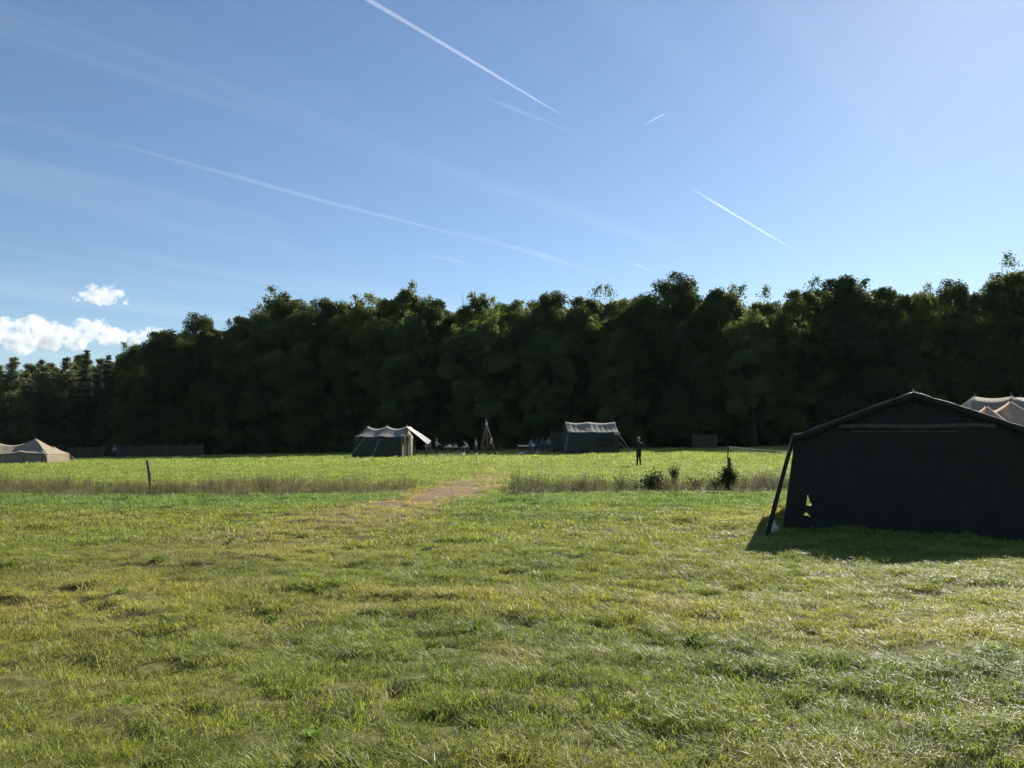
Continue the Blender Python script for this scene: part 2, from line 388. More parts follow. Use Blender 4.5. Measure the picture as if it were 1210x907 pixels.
def broad_tree(seed, Ht=23.0, Rc=5.0, base=0.6, top_round=0.55, shoots=0, clusters=80, per=250, leaf=0.21, csize=1.5, mat=None, twigs=0):
    """returns (trunk mesh, crown mesh) of a broadleaf tree standing at the origin"""
    rng = np.random.default_rng(seed)
    mb = MB()
    lean = rng.normal(0, 0.25, 2)
    def axis(z): t = z / Ht; return Vector((lean[0] * t * 2 + 0.25 * math.sin(3.1 * t + seed), lean[1] * t * 2 + 0.25 * math.cos(2.3 * t + seed), z))
    zs = np.linspace(-0.3, Ht * 0.86, 12)
    mb.tube([axis(z) for z in zs], [max(0.05, 0.34 * (1 - 0.9 * z / (Ht * 0.86))) * (1.35 if z < 0.3 else 1) for z in zs], 9)
    def prof(t):           # crown radius along height 0..1
        lo = min(1.0, 0.62 + 0.9 * t); hi = math.sqrt(max(0.02, 1 - max(0, (t - top_round) / (1.02 - top_round)) ** 2))
        return Rc * lo * hi
    P, Nn, A = [], [], []
    ang0 = rng.uniform(0, 6.28)
    nl = max(14, clusters // 4)
    for k in range(nl):                    # big foliage masses at the ends of the limbs, each made of smaller puffs
        t = (k + rng.uniform(0, 1)) / nl; t = 1 - (1 - t) ** 0.9
        z = base + t * (Ht - base - csize * 0.9)
        ang = ang0 + k * 2.39996 + rng.normal(0, 0.45)
        r = prof(t) * rng.uniform(0.45, 0.9) * (0.35 if t > 0.93 else 0.8 if t > 0.8 else 1)
        ax = axis(z); c = np.array([ax.x + r * math.cos(ang), ax.y + r * math.sin(ang), z])
        LR = csize * rng.uniform(1.15, 1.9) * (0.55 if t > 0.9 else 0.75 if t > 0.78 else 1.0)
        tone = 0.30 + 0.32 * rng.random()
        outd = np.array([math.cos(ang), math.sin(ang), 0.35])
        for q in range(11):
            dd = rng.normal(0, 1, 3); dd /= np.linalg.norm(dd); dd = dd + outd * 0.55 * (t < 0.9); dd[2] = abs(dd[2]) * 0.9 - 0.28; dd /= np.linalg.norm(dd)
            cc = c + dd * LR * rng.uniform(0.62, 1.0); cs = LR * rng.uniform(0.28, 0.5) * (1.35 if t > 0.78 else 1)
            n = int(per * 0.85 * (cs / 0.9) ** 1.5) + 16
            d = rng.normal(0, 1, (n, 3)); d /= np.linalg.norm(d, axis=1, keepdims=True)
            rad = cs * rng.uniform(0.2, 1.0, (n, 1)) ** 0.6
            P.append(cc + d * rad * np.array([1.1, 1.1, 0.92])); Nn.append(d + outd * 0.5 + [0, 0, 0.3])
            A.append(np.clip(tone + 0.08 * rng.normal() + rng.normal(0, 0.13, n), 0, 1))
        if 0.05 < t < 0.97:
            z0 = max(1.0, z - r * rng.uniform(0.5, 0.9)); a0 = axis(z0); ce = Vector(c)
            mid = a0.lerp(ce, 0.55) + Vector((0, 0, 0.12 * r)); rr = 0.13 * (1 - t) + 0.045
            mb.tube([a0, mid, ce], [rr, rr * 0.65, 0.02], 5, False)
    for k in range(shoots):    # upright leafy sprays that stick out of the crown
        t = rng.uniform(0.55, 1.0); ang = rng.uniform(0, 6.28); r = prof(t) * rng.uniform(0.5, 1.0)
        z = base + t * (Ht - base); ax = axis(z); p0 = np.array([ax.x + r * math.cos(ang), ax.y + r * math.sin(ang), z - 1.4])
        dv = np.array([math.cos(ang) * 0.55, math.sin(ang) * 0.55, 1.0]); L = rng.uniform(1.2, 2.5)
        n = int(120 * L); s = rng.uniform(0, 1, (n, 1))
        pos = p0 + dv * s * L + rng.normal(0, 1, (n, 3)) * (0.17 + 0.5 * (1 - s))
        P.append(pos); Nn.append(rng.normal(0, 1, (n, 3)) + [0, 0, 0.5]); A.append(np.clip(0.6 + rng.normal(0, 0.17, n), 0, 1))
        mb.tube([Vector(p0), Vector(p0 + dv * L)], [0.035, 0.008], 4, False)
    for k in range(twigs):     # bare dead twigs at the very top
        ang = rng.uniform(0, 6.28); p0 = axis(Ht * 0.86) + Vector((rng.normal(0, 1.2), rng.normal(0, 1.2), 0.5))
        dv = Vector((math.cos(ang) * 0.4, math.sin(ang) * 0.4, 1)); L = rng.uniform(2.2, 3.8)
        mb.tube([p0, p0 + dv * L * 0.5, p0 + dv * L + Vector((0.2, 0, 0.1))], [0.05, 0.03, 0.012], 4, False)
        for q in range(4):
            s0 = p0 + dv * L * rng.uniform(0.3, 0.8); mb.tube([s0, s0 + Vector((rng.normal(0, .5), rng.normal(0, .5), rng.uniform(.4, 1)))], [0.025, 0.01], 4, False)
    P = np.concatenate(P); Nn = np.concatenate(Nn); A = np.concatenate(A)
    keep = P[:, 2] > 0.15; P, Nn, A = P[keep], Nn[keep], A[keep]
    crown = quads_mesh('crown', leaf_quads(P, Nn, leaf, rng), A, mat)
    return mb.mesh('trunk', M_BARK), crown

def conifer(seed, Ht=19.0, Rc=3.0, whorls=30, drop=0.35, mat=None, open_=False):
    rng = np.random.default_rng(seed); mb = MB()
    mb.tube([(0, 0, -0.3), (0.05, 0.02, Ht * 0.5), (0, 0, Ht)], [0.26, 0.15, 0.02], 8)
    P, Nn, A = [], [], []
    for k in range(whorls):
        t = (k + rng.random() * 0.6) / whorls; z = 0.5 + t * (Ht - 0.9)
        R0 = Rc * (1 - t) ** (0.55 if open_ else 0.8) * rng.uniform(0.75, 1.1) + 0.15
        for b in range(6 if t < 0.8 else 5):
            ang = rng.uniform(0, 6.28); L = R0 * rng.uniform(0.7, 1.15)
            dv = np.array([math.cos(ang), math.sin(ang), (-drop if not open_ else 0.15) + 0.7 * t])
            if not open_ or rng.random() < 0.9:
                n = int((40 if open_ else 30) * L + 14); s = rng.uniform(0.1, 1, (n, 1)) ** 0.8
                wob = (0.16 + 0.22 * (1 - np.abs(s - 0.4))) * (0.5 + 0.18 * L)
                P.append(np.array([0, 0, z]) + dv * s * L + rng.normal(0, 1, (n, 3)) * wob * np.array([1, 1, 0.55]))
                Nn.append(np.tile(np.array([0, 0, 1.0]) + dv * 0.4, (n, 1))); A.append(np.clip(0.5 + rng.normal(0, 0.2, n), 0, 1))
            if b < 3: mb.tube([(0, 0, z), tuple(np.array([0, 0, z]) + dv * L)], [0.05 * (1 - t) + 0.015, 0.008], 4, False)
    P = np.concatenate(P); Nn = np.concatenate(Nn); A = np.concatenate(A)
    k = P[:, 2] > 0.1
    return mb.mesh('trunk', M_BARK), quads_mesh('crown', leaf_quads(P[k], Nn[k], 0.17, rng), A[k], mat)

KIND = {}
KIND['oak'] = [(broad_tree(101, 23, 5.0, 0.5, 0.5, 1, 95, 240, 0.155, 1.7, LEAF_DARK), 23), (broad_tree(102, 23, 5.4, 0.4, 0.45, 0, 100, 240, 0.155, 1.9, LEAF_DARK), 23),
               (broad_tree(103, 23, 4.6, 0.6, 0.62, 2, 95, 240, 0.155, 1.6, LEAF_DARK), 23)]
KIND['beech'] = [(broad_tree(111, 23, 4.8, 0.4, 0.42, 8, 90, 230, 0.15, 1.55, LEAF_MID), 23), (broad_tree(112, 23, 4.4, 0.4, 0.5, 11, 90, 230, 0.15, 1.5, LEAF_MID), 23)]
KIND['pale'] = [(broad_tree(121, 17, 3.9, 4.2, 0.4, 5, 75, 240, 0.14, 1.35, LEAF_PALE), 17), (broad_tree(122, 17, 3.5, 4.2, 0.35, 6, 70, 240, 0.14, 1.3, LEAF_PALE), 17)]
KIND['twiggy'] = [(broad_tree(131, 22, 4.3, 0.4, 0.5, 6, 85, 230, 0.15, 1.5, LEAF_MID, twigs=9), 22)]
KIND['spruce'] = [(conifer(141, 19, 3.2, 34, 0.35, LEAF_NEEDLE), 19), (conifer(142, 19, 2.7, 34, 0.3, LEAF_NEEDLE), 19)]
LEAF_PINE = leaf_mat('pine_needles', [(0.0, (0.060, 0.074, 0.034)), (0.5, (0.105, 0.118, 0.05)), (1.0, (0.16, 0.165, 0.07))], 0.4)  # side light on the left pines is put into this brighter colour
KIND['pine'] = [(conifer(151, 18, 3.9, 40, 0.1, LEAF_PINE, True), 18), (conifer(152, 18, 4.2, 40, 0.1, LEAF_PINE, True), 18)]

def place_tree(kind, loc, ht, label, group=None, wide=1.0, i=None):
    lst = KIND[kind]; (tm, cm), h0 = lst[random.randrange(len(lst)) if i is None else i % len(lst)]
    names = {'oak': 'oak_tree', 'beech': 'beech_tree', 'pale': 'birch_tree', 'twiggy': 'beech_tree', 'spruce': 'spruce_tree', 'pine': 'pine_tree'}
    r = thing(names[kind], loc, label, 'tree', random.uniform(0, 6.28), group)
    s = ht / h0; r.scale = (s * wide, s * wide, s)
    for nm, me in (('trunk', tm), ('crown', cm)):
        o = bpy.data.objects.new(nm, me); COL.objects.link(o); o.parent = r
    return r

def treeD(px): return float(np.interp(px, [-60, 100, 200, 500, 700, 900, 1200, 1400], [150, 148, 135, 117, 112, 106, 100, 96]))

FRONT = [  # column, top row in the photograph, kind, width, label
    (-30, 421, 'pine', 1.0, 'olive pine at the far left edge of the wood behind the left tent'),
    (12, 421, 'pine', 1.0, 'olive pine rising above the grey brown tent at the left edge'),
    (48, 424, 'pine', 0.95, 'low olive pine between the left tent peaks and the cloud bank'),
    (76, 421, 'pine', 0.95, 'olive pine left of the pointed spruce tops'),
    (100, 410, 'spruce', 1.0, 'tallest pointed spruce of the group under the white clouds'),
    (126, 416, 'spruce', 0.9, 'narrow dark spruce just right of the tallest pointed spruce'),
    (160, 402, 'oak', 1.0, 'rounded dark tree where the wood steps down to the spruces'),
    (192, 387, 'oak', 1.0, 'dark round tree above the right half of the hessian screen'),
    (238, 370, 'oak', 1.12, 'broad dark oak at the left shoulder of the wood'),
    (288, 363, 'beech', 1.0, 'dark tree right of the left shoulder oak, below the feathery beech'),
    (338, 337, 'beech', 1.1, 'tall feathery beech, highest in the left half of the wood'),
    (385, 349, 'oak', 1.05, 'dark oak right of the tall feathery beech'),
    (428, 346, 'beech', 0.9, 'feathery tree above the left end of the grey ridge tent'),
    (474, 332, 'oak', 1.0, 'tall dark oak with knobbly top above the grey ridge tent'),
    (520, 347, 'oak', 0.95, 'dark tree above the pale awning, right of the knobbly oak'),
    (560, 346, 'twiggy', 0.95, 'tree with bare dead twigs at its top above the pole tripod'),
    (606, 347, 'beech', 0.95, 'tree right of the bare twigged one, over the second camp table'),
    (648, 341, 'oak', 0.95, 'dark rounded tree above the left end of the square tent'),
    (690, 339, 'beech', 0.95, 'yellowish feathery tree above the square tent'),
    (735, 340, 'beech', 0.9, 'loose feathery tree above the lone standing person'),
    (808, 322, 'oak', 1.18, 'big broad dark oak, the widest crown in the middle of the wood'),
    (862, 334, 'oak', 1.0, 'dark tree adjoining the right side of the widest oak'),
    (905, 344, 'beech', 0.95, 'lower tree above the rope barrier'),
    (948, 330, 'beech', 0.95, 'yellow green feathery tree above the left eave of the big dark tent'),
    (1002, 321, 'oak', 1.05, 'tall dark oak left of the big tent ridge'),
    (1045, 332, 'oak', 0.95, 'dark tree just left above the big tent ridge'),
    (1088, 336, 'beech', 0.85, 'tree in the dip of the skyline above the big tent ridge'),
    (1138, 328, 'oak', 0.95, 'dark tree above the beige tent'),
    (1178, 322, 'oak', 0.95, 'tall dark tree above the right edge of the beige tent'),
    (1216, 303, 'beech', 1.0, 'tall feathery tree at the right edge of the picture'),
    (1262, 306, 'oak', 1.0, 'dark tree beyond the right edge of the picture'),
    (1312, 300, 'oak', 1.0, 'tall dark tree well beyond the right edge of the picture'),
]
for i, (px, ty, kind, wd, lab) in enumerate(FRONT):
    D = treeD(px) + random.uniform(-2, 2); p = at(px, D)
    ht = EYE + (521 - ty) / FPX * D - p.z
    place_tree(kind, p - Vector((0, 0, 0.1)), ht, lab, 'trees on the edge of the wood', wd)
for (px, ty, wd, lab) in [(488, 372, 1.0, 'pale green tree standing forward of the knobbly oak'), (572, 374, 1.1, 'pale green tree standing forward above the pole tripod'),
                          (640, 384, 1.0, 'small pale green tree forward of the wood left of the square tent'), (733, 392, 0.8, 'lowest pale green tree forward of the wood behind the lone standing person'),
                          (893, 366, 0.9, 'pale green tree leaning out of the wood above the rope barrier'), (30, 455, 0.8, 'bushy pale tree at the wood edge behind the left tent')]:
    D = treeD(px) - 5.5; p = at(px, D); place_tree('pale', p - Vector((0, 0, 0.1)), EYE + (521 - ty) / FPX * D - p.z, lab, 'pale trees at the wood edge', wd)
# deeper rows: only their tops and gaps between the front crowns show
BEHIND = [(-40, 'the far left edge'), (30, 'the left tent'), (90, 'the pointed spruces'), (150, 'the long hessian screen'), (230, 'the left shoulder oak'), (285, 'the slope up to the feathery beech'),
          (340, 'the tall feathery beech'), (400, 'the left end of the grey tent'), (455, 'the grey tent peaks'), (515, 'the pale awning'), (575, 'the pole tripod'), (625, 'the second camp table'),
          (695, 'the squarish tent'), (755, 'the lone standing person'), (810, 'the widest oak'), (870, 'the rope barrier post'), (930, 'the left eave of the big tent'), (1000, 'the left slope of the big tent'),
          (1080, 'the ridge of the big tent'), (1160, 'the beige tent'), (1215, 'the right edge of the picture'), (1300, 'the trees beyond the right edge')]
for row in range(1, 5):
    px = -70 + row * 11
    while px < 1345:
        left = px < 120
        D = treeD(px) + (row * 7.5 - 2.5) + random.uniform(-1, 1) + random.uniform(-2, 2); p = at(px, D)
        ty = float(np.interp(px, [f[0] for f in FRONT], [f[1] for f in FRONT])) + random.uniform(4, 26)
        kind = random.choice(['pine', 'pine', 'spruce']) if left else random.choice(['oak', 'oak', 'beech', 'oak', 'twiggy'] if row < 2 else ['oak', 'oak', 'beech'])
        where = min(BEHIND, key=lambda q: abs(q[0] - px))[1]; nth = ('second', 'third', 'fourth', 'fifth')[row - 1]
        place_tree(kind, p - Vector((0, 0, 0.1)), EYE + (521 - ty) / FPX * D - p.z, '%s %s row into the wood behind %s' % ('conifer' if left else 'tree', nth, where),
                   'trees deep in the wood' if not left else 'conifers deep in the wood', 1.0)
        px += random.uniform(26, 34) if left else random.uniform(42, 56)
# ------------------------------------------------------------------ grass (stuff)
M_GRASS = grass_mat('grass_blades')
M_WEED = grass_mat('weed_leaves', trans=0.3, rough=0.75, spec=0.1)
M_DRY = grass_mat('dry_stalks', trans=0.3, rough=0.75, spec=0.1, tip=(0.42, 0.33, 0.18))

def blades(rng, n, rad, L, w, th0, th1, flow=0.0, head=0.0, sides=3):
    """n grass blades round the origin; th0/th1: angle from vertical at base and tip; flow: pull of the lean towards +x"""
    V, F, S = [], [], []
    for i in range(n):
        a = rng.uniform(0, 6.283); r = rad * math.sqrt(rng.random()); b = np.array([r * math.cos(a), r * math.sin(a), -0.02])
        la = rng.normal(0, 0.7) if rng.random() < flow else rng.uniform(0, 6.283)
        ln = rng.uniform(*L); ww = w * rng.uniform(0.7, 1.3); t0 = rng.uniform(*th0); t1 = t0 + rng.uniform(*th1)
        fa = la + rng.normal(0, 0.6) + 1.57; sd = np.array([math.cos(fa), math.sin(fa), 0]) * ww / 2
        ho = np.array([math.cos(la), math.sin(la), 0]); i0 = len(V); p = b
        for j in range(sides + 1):
            t = j / sides; k = 1 - t ** 1.6
            if head and j == sides - 1: k = head
            if j < sides: V.append(p - sd * k); V.append(p + sd * k)
            else: V.append(p)
            th = min(t0 + (t1 - t0) * t, 1.75); p = p + (ho * math.sin(th) + np.array([0, 0, math.cos(th)])) * ln / sides
            if p[2] < 0.012: p[2] = 0.012
        for j in range(sides - 1): F.append((i0 + 2 * j, i0 + 2 * j + 1, i0 + 2 * j + 3, i0 + 2 * j + 2))
        F.append((i0 + 2 * sides - 2, i0 + 2 * sides - 1, i0 + 2 * sides)); S += [rng.random()] * sides
    return V, F, S

def leafy(rng, n, rad, Ht, leaf):
    """upright weed stems with alternate leaves"""
    V, F, S = [], [], []
    for i in range(n):
        a = rng.uniform(0, 6.283); r = rad * math.sqrt(rng.random()); b = np.array([r * math.cos(a), r * math.sin(a), -0.02])
        h = rng.uniform(*Ht); tip = b + np.array([rng.normal(0, .12) * h, rng.normal(0, .12) * h, h]); sh = rng.random()
        i0 = len(V); s = np.array([.004, 0, 0]); V += [b - s, b + s, tip + s * .4, tip - s * .4]; F.append((i0, i0 + 1, i0 + 2, i0 + 3)); S.append(sh * .6)
        for k in range(int(9 + 14 * h)):
            t = rng.uniform(.12, 1.0); c = b + (tip - b) * t; an = rng.uniform(0, 6.283); l = leaf * rng.uniform(.6, 1.3) * (1.15 - .6 * t)
            d = np.array([math.cos(an), math.sin(an), rng.uniform(-.2, .8)]); q = np.array([-d[1], d[0], 0]) * .28
            i0 = len(V); V += [c, c + d * l * .5 + q * l, c + d * l, c + d * l * .5 - q * l]; F.append((i0, i0 + 1, i0 + 2, i0 + 3)); S.append(rng.random() * .92)
    return V, F, S

def proto_collection(name, builds, mat):
    c = bpy.data.collections.new(name)
    for k, (V, F, S) in enumerate(builds):
        me = bpy.data.meshes.new('%s_%02d' % (name, k)); me.from_pydata([tuple(v) for v in V], [], F)
        a = me.attributes.new('shade', 'FLOAT', 'FACE'); a.data.foreach_set('value', np.array(S, np.float32)); me.materials.append(mat)
        c.objects.link(bpy.data.objects.new('%s_%02d' % (name, k), me))
    return c

def scatter(name, label, P, rot, scl, tint, coll, nproto):
    n = len(P); me = bpy.data.meshes.new(name); me.vertices.add(n); me.vertices.foreach_set('co', P.reshape(-1).astype(np.float32))
    me.attributes.new('rot', 'FLOAT_VECTOR', 'POINT').data.foreach_set('vector', rot.reshape(-1).astype(np.float32))
    me.attributes.new('scl', 'FLOAT_VECTOR', 'POINT').data.foreach_set('vector', scl.reshape(-1).astype(np.float32))
    me.attributes.new('tint', 'FLOAT_VECTOR', 'POINT').data.foreach_set('vector', tint.reshape(-1).astype(np.float32))
    me.attributes.new('pick', 'INT', 'POINT').data.foreach_set('value', RNG.integers(0, nproto, n).astype(np.int32))
    me.update()
    o = bpy.data.objects.new(name, me); COL.objects.link(o); o['kind'] = 'stuff'; o['label'] = label; o['category'] = 'grass'
    g = bpy.data.node_groups.new(name + '_nodes', 'GeometryNodeTree')
    g.interface.new_socket('Geometry', in_out='INPUT', socket_type='NodeSocketGeometry'); g.interface.new_socket('Geometry', in_out='OUTPUT', socket_type='NodeSocketGeometry')
    N = g.nodes.new; gi = N('NodeGroupInput'); go = N('NodeGroupOutput'); ip = N('GeometryNodeInstanceOnPoints')
    ci = N('GeometryNodeCollectionInfo'); ci.inputs['Collection'].default_value = coll; ci.inputs['Separate Children'].default_value = True; ci.inputs['Reset Children'].default_value = True
    ip.inputs['Pick Instance'].default_value = True
    def na(nm, ty):
        q = N('GeometryNodeInputNamedAttribute'); q.data_type = ty; q.inputs['Name'].default_value = nm; return q.outputs['Attribute']
    L = g.links.new
    L(gi.outputs[0], ip.inputs['Points']); L(ci.outputs[0], ip.inputs['Instance']); L(na('pick', 'INT'), ip.inputs['Instance Index'])
    L(na('rot', 'FLOAT_VECTOR'), ip.inputs['Rotation']); L(na('scl', 'FLOAT_VECTOR'), ip.inputs['Scale']); L(ip.outputs[0], go.inputs[0])
    md = o.modifiers.new('scatter', 'NODES'); md.node_group = g
    return o

def sample_zone(y0, y1, dens):
    f = lambda y: 2 * (0.72 * y + 1.2)
    area = 0.72 * (y1 ** 2 - y0 ** 2) + 2.4 * (y1 - y0); n = int(area * dens)
    u = RNG.random(n * 2); y = y0 + (y1 - y0) * u; keep = RNG.random(n * 2) < f(y) / f(y1)
    y = y[keep][:n]; x = RNG.uniform(-1, 1, len(y)) * f(y) / 2
    return x, y

def mixc(a, b, t): return a * (1 - t[:, None]) + np.array(b)[None, :] * t[:, None]

def tint_at(x, y):
    n = len(x)
    c = np.tile(np.array([0.142, 0.170, 0.040]), (n, 1))
    a = fbm(x / 2.6, y / 1.7, 71, 4); b = fbm(x / 0.8, y / 0.8, 75, 3); d = fbm(x / 5.5 + 3, y / 3.0, 79, 3)
    c = mixc(c, (0.225, 0.225, 0.058), smooth(-0.05, 0.55, a) * 0.6)          # yellow green patches
    c = mixc(c, (0.085, 0.130, 0.034), smooth(0.05, 0.6, d) * 0.7)           # lush dark patches
    c = mixc(c, (0.34, 0.28, 0.13), smooth(0.28, 0.75, b + 0.35 * a) * 0.38)  # thin straw patches
    lush = smooth(19.0, 21.0, y + 0.8 * vnoise(x / 2, y / 2, 83)) * (1 - smooth(24.5, 26, y))
    c = mixc(c, (0.085, 0.150, 0.042), lush * 0.75)
    far = smooth(29, 34, y)
    c = mixc(c, (0.172, 0.220, 0.056), far * (0.75 + 0.25 * smooth(-0.3, 0.5, a)))
    w = path_mask(x, y); c = mixc(c, (0.30, 0.225, 0.115), np.clip(w * 1.1, 0, 1))
    c *= np.array([1.52, 1.48, 1.25]) * (1 + RNG.normal(0, 0.16, (n, 1)))
    return np.clip(c, 0.01, 0.6)

def lawn(name, label, y0, y1, dens, coll, k, s0, s1, tilt=0.12, drop_path=True):
    x, y = sample_zone(y0, y1, dens)
    w = path_mask(x, y); keep = RNG.random(len(x)) > np.clip(w * 1.05, 0, 0.86) if drop_path else np.ones(len(x), bool)
    keep &= (band_mask(x, y) < 0.6)
    x, y, w = x[keep], y[keep], w[keep]; n = len(x)
    z = H(x, y)
    fl = 5.0 * fbm(x / 0.75, y / 0.75, 91, 2) + 0.9 * RNG.normal(0, 1, n) + 2.6
    rot = np.stack([RNG.normal(0, tilt, n), RNG.normal(0, tilt, n), fl], -1)
    s = RNG.uniform(s0, s1, n) * (1 + 0.45 * fbm(x / 0.7, y / 0.7, 97, 2)) * (1 - 0.5 * w)
    lush = smooth(19.0, 21.0, y) * (1 - smooth(24.5, 26, y))
    sz = s * RNG.uniform(0.8, 1.25, n) * (1 + 0.7 * lush)
    scatter(name, label, np.stack([x, y, z], -1), rot, np.stack([s, s, sz], -1), tint_at(x, y), coll, k)

r_ = np.random.default_rng(5)
NEAR = proto_collection('near_clump', [blades(r_, 56, 0.14, (0.03, 0.085), 0.0050, (0.75, 1.5), (0.0, 0.6), 0.35) for _ in range(8)], M_GRASS)
MATTED = proto_collection('matted_clump', [blades(r_, 40, 0.11, (0.07, 0.16), 0.0055, (0.8, 1.45), (0.1, 0.5), 0.6) for _ in range(6)], M_GRASS)
TUSS = proto_collection('tussock', [blades(r_, 110, 0.10, (0.10, 0.22), 0.006, (0.3, 1.1), (0.2, 0.9), 0.1) for _ in range(4)], M_GRASS)
MIDC = proto_collection('mid_clump', [blades(r_, 54, 0.22, (0.035, 0.09), 0.010, (0.7, 1.5), (0.0, 0.6), 0.35) for _ in range(6)], M_GRASS)
FARC = proto_collection('far_clump', [blades(r_, 60, 0.62, (0.08, 0.16), 0.026, (0.2, 1.0), (0.2, 0.9), 0.3) for _ in range(5)], M_GRASS)
STALK = proto_collection('dry_stalk', [blades(r_, 26, 0.24, (0.35, 0.78), 0.007, (0.0, 0.28), (0.0, 0.5), 0.2, head=1.5) for _ in range(6)], M_DRY)
WEED = proto_collection('weed_stem', [leafy(r_, 7, 0.22, (0.3, 0.75), 0.06) for _ in range(6)], M_WEED)
BROAD = proto_collection('broad_leaf', [leafy(r_, 5, 0.06, (0.03, 0.06), 0.05) for _ in range(4)], M_WEED)

lawn('near_grass', 'short matted green grass in the foreground', 2.6, 13, 92, NEAR, 8, 0.6, 1.1)
lawn('middle_grass', 'short green grass of the middle field', 12.6, 29, 32, MIDC, 6, 0.8, 1.25)
lawn('field_grass', 'short yellow green grass beyond the fence line', 28.5, 52, 11, MIDC, 6, 1.2, 1.8)
lawn('far_field_grass', 'short bright grass at the far end of the field', 51, 108, 3.6, FARC, 5, 0.9, 1.3)

def sprinkle(name, label, y0, y1, dens, coll, k, s0, s1, cfun, noise=None, thr=0.0, zs=1.0):
    x, y = sample_zone(y0, y1, dens)
    if noise is not None:
        kp = fbm(x / noise, y / noise, 55, 2) > thr - (0.35 * (x > 0.5) * (y < 9) if coll.name.startswith('matted') and thr < 0 else 0); x, y = x[kp], y[kp]
    n = len(x); s = RNG.uniform(s0, s1, n)
    fl = 5.0 * fbm(x / 0.75, y / 0.75, 91, 2) + 0.9 * RNG.normal(0, 1, n) + 2.6
    rot = np.stack([RNG.normal(0, 0.1, n), RNG.normal(0, 0.1, n), fl], -1)
    scatter(name, label, np.stack([x, y, H(x, y)], -1), rot, np.stack([s, s, s * zs], -1), cfun(x, y), coll, k)
sprinkle('matted_grass', 'long flattened grass lying in swirls in the foreground', 2.6, 16, 38, MATTED, 6, 0.5, 1.15, lambda x, y: tint_at(x, y) * 1.05, 1.3, -0.05)
sprinkle('tussock_grass', 'darker upright tufts scattered through the field', 2.6, 26, 2.4, TUSS, 4, 0.25, 0.6, lambda x, y: tint_at(x, y) * 0.75, 1.6, 0.0)
sprinkle('straw_litter', 'pale dry blades lying on the grass', 2.6, 20, 7, MATTED, 6, 0.4, 0.8, lambda x, y: np.tile([0.46, 0.42, 0.27], (len(x), 1)) * RNG.uniform(0.6, 1.1, (len(x), 1)), 0.9, 0.1, 0.6)
sprinkle('broad_weeds', 'small bright broad leaved weeds in the grass', 3, 18, 0.5, BROAD, 4, 0.7, 1.4, lambda x, y: np.tile([0.16, 0.26, 0.035], (len(x), 1)))

def strip(name, label, dens, coll, k, s0, s1, cfun, xlo, xhi, prob=1.0):
    n = int((xhi - xlo) * 8 * dens); x = RNG.uniform(xlo, xhi, n); y = RNG.uniform(23.5, 32, n)
    kp = (RNG.random(n) < band_mask(x, y) * prob) & (np.abs(x) < 0.72 * y + 1.5); x, y = x[kp], y[kp]; n = len(x)
    s = RNG.uniform(s0, s1, n) * (0.8 + 0.6 * fbm(x / 2.3, y / 1.6, 33, 3))
    rot = np.stack([RNG.normal(0, .12, n), RNG.normal(0, .12, n), RNG.uniform(0, 6.28, n)], -1)
    scatter(name, label, np.stack([x, y, H(x, y)], -1), rot, np.stack([s, s, s], -1), cfun(x, y), coll, k)
dry = lambda x, y: mixc(np.tile([0.175, 0.150, 0.085], (len(x), 1)), (0.27, 0.22, 0.13), smooth(0.1, .7, fbm(x / 1.2, y / 1.2, 36)) * .7 + 0.3 * (x < -17)) * RNG.uniform(.75, 1.15, (len(x), 1))
weedc = lambda x, y: mixc(np.tile([0.095, 0.125, 0.044], (len(x), 1)), (0.17, 0.15, 0.08), smooth(-.2, .5, fbm(x / 1.0, y / 1.0, 38))) * RNG.uniform(.7, 1.2, (len(x), 1))
strip('dry_tall_grass', 'brown dry seeding grass along the old fence line left of the track', 8, STALK, 6, 0.3, 0.85, dry, -23, -2)
strip('fence_line_weeds', 'green grey weeds growing along the fence line right of the track', 11, WEED, 6, 0.5, 1.05, weedc, -1.6, 22)
strip('fence_line_stalks', 'thin dry stalks among the weeds right of the track', 2.5, STALK, 6, 0.35, 0.75, lambda x, y: dry(x, y) * 0.8, -1.6, 22)
strip('fence_line_green', 'scattered green weeds among the dry grass left of the track', 11, WEED, 6, 0.4, 0.8, weedc, -23, -2)

# ------------------------------------------------------------------ canvas materials of the camp
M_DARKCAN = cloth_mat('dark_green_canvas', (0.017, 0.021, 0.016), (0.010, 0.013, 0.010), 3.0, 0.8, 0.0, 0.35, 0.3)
M_DARKTRIM = cloth_mat('paler_canvas_edge', (0.06, 0.062, 0.05), (0.03, 0.032, 0.027), 9.0, 0.6, 0.0, 0.4, 0.4)
M_BEIGE = cloth_mat('beige_canvas', (0.74, 0.62, 0.48), (0.66, 0.54, 0.41), 2.0, 0.85, 0.6)
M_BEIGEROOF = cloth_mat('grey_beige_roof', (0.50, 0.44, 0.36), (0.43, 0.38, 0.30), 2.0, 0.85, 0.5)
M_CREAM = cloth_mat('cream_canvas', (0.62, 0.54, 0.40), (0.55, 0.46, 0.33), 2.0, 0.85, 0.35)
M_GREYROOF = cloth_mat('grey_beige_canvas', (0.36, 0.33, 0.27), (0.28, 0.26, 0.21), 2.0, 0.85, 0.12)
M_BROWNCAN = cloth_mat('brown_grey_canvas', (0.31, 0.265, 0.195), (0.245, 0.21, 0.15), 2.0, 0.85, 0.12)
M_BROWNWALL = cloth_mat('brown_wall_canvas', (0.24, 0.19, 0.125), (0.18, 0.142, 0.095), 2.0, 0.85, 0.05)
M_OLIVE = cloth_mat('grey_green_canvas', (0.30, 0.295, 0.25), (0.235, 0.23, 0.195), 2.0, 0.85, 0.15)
M_WALLDARK = cloth_mat('shade_dark_canvas', (0.040, 0.045, 0.034), (0.028, 0.032, 0.024), 2.0, 0.85, 0.0)  # backlit shade of the tent walls is put into this dark colour
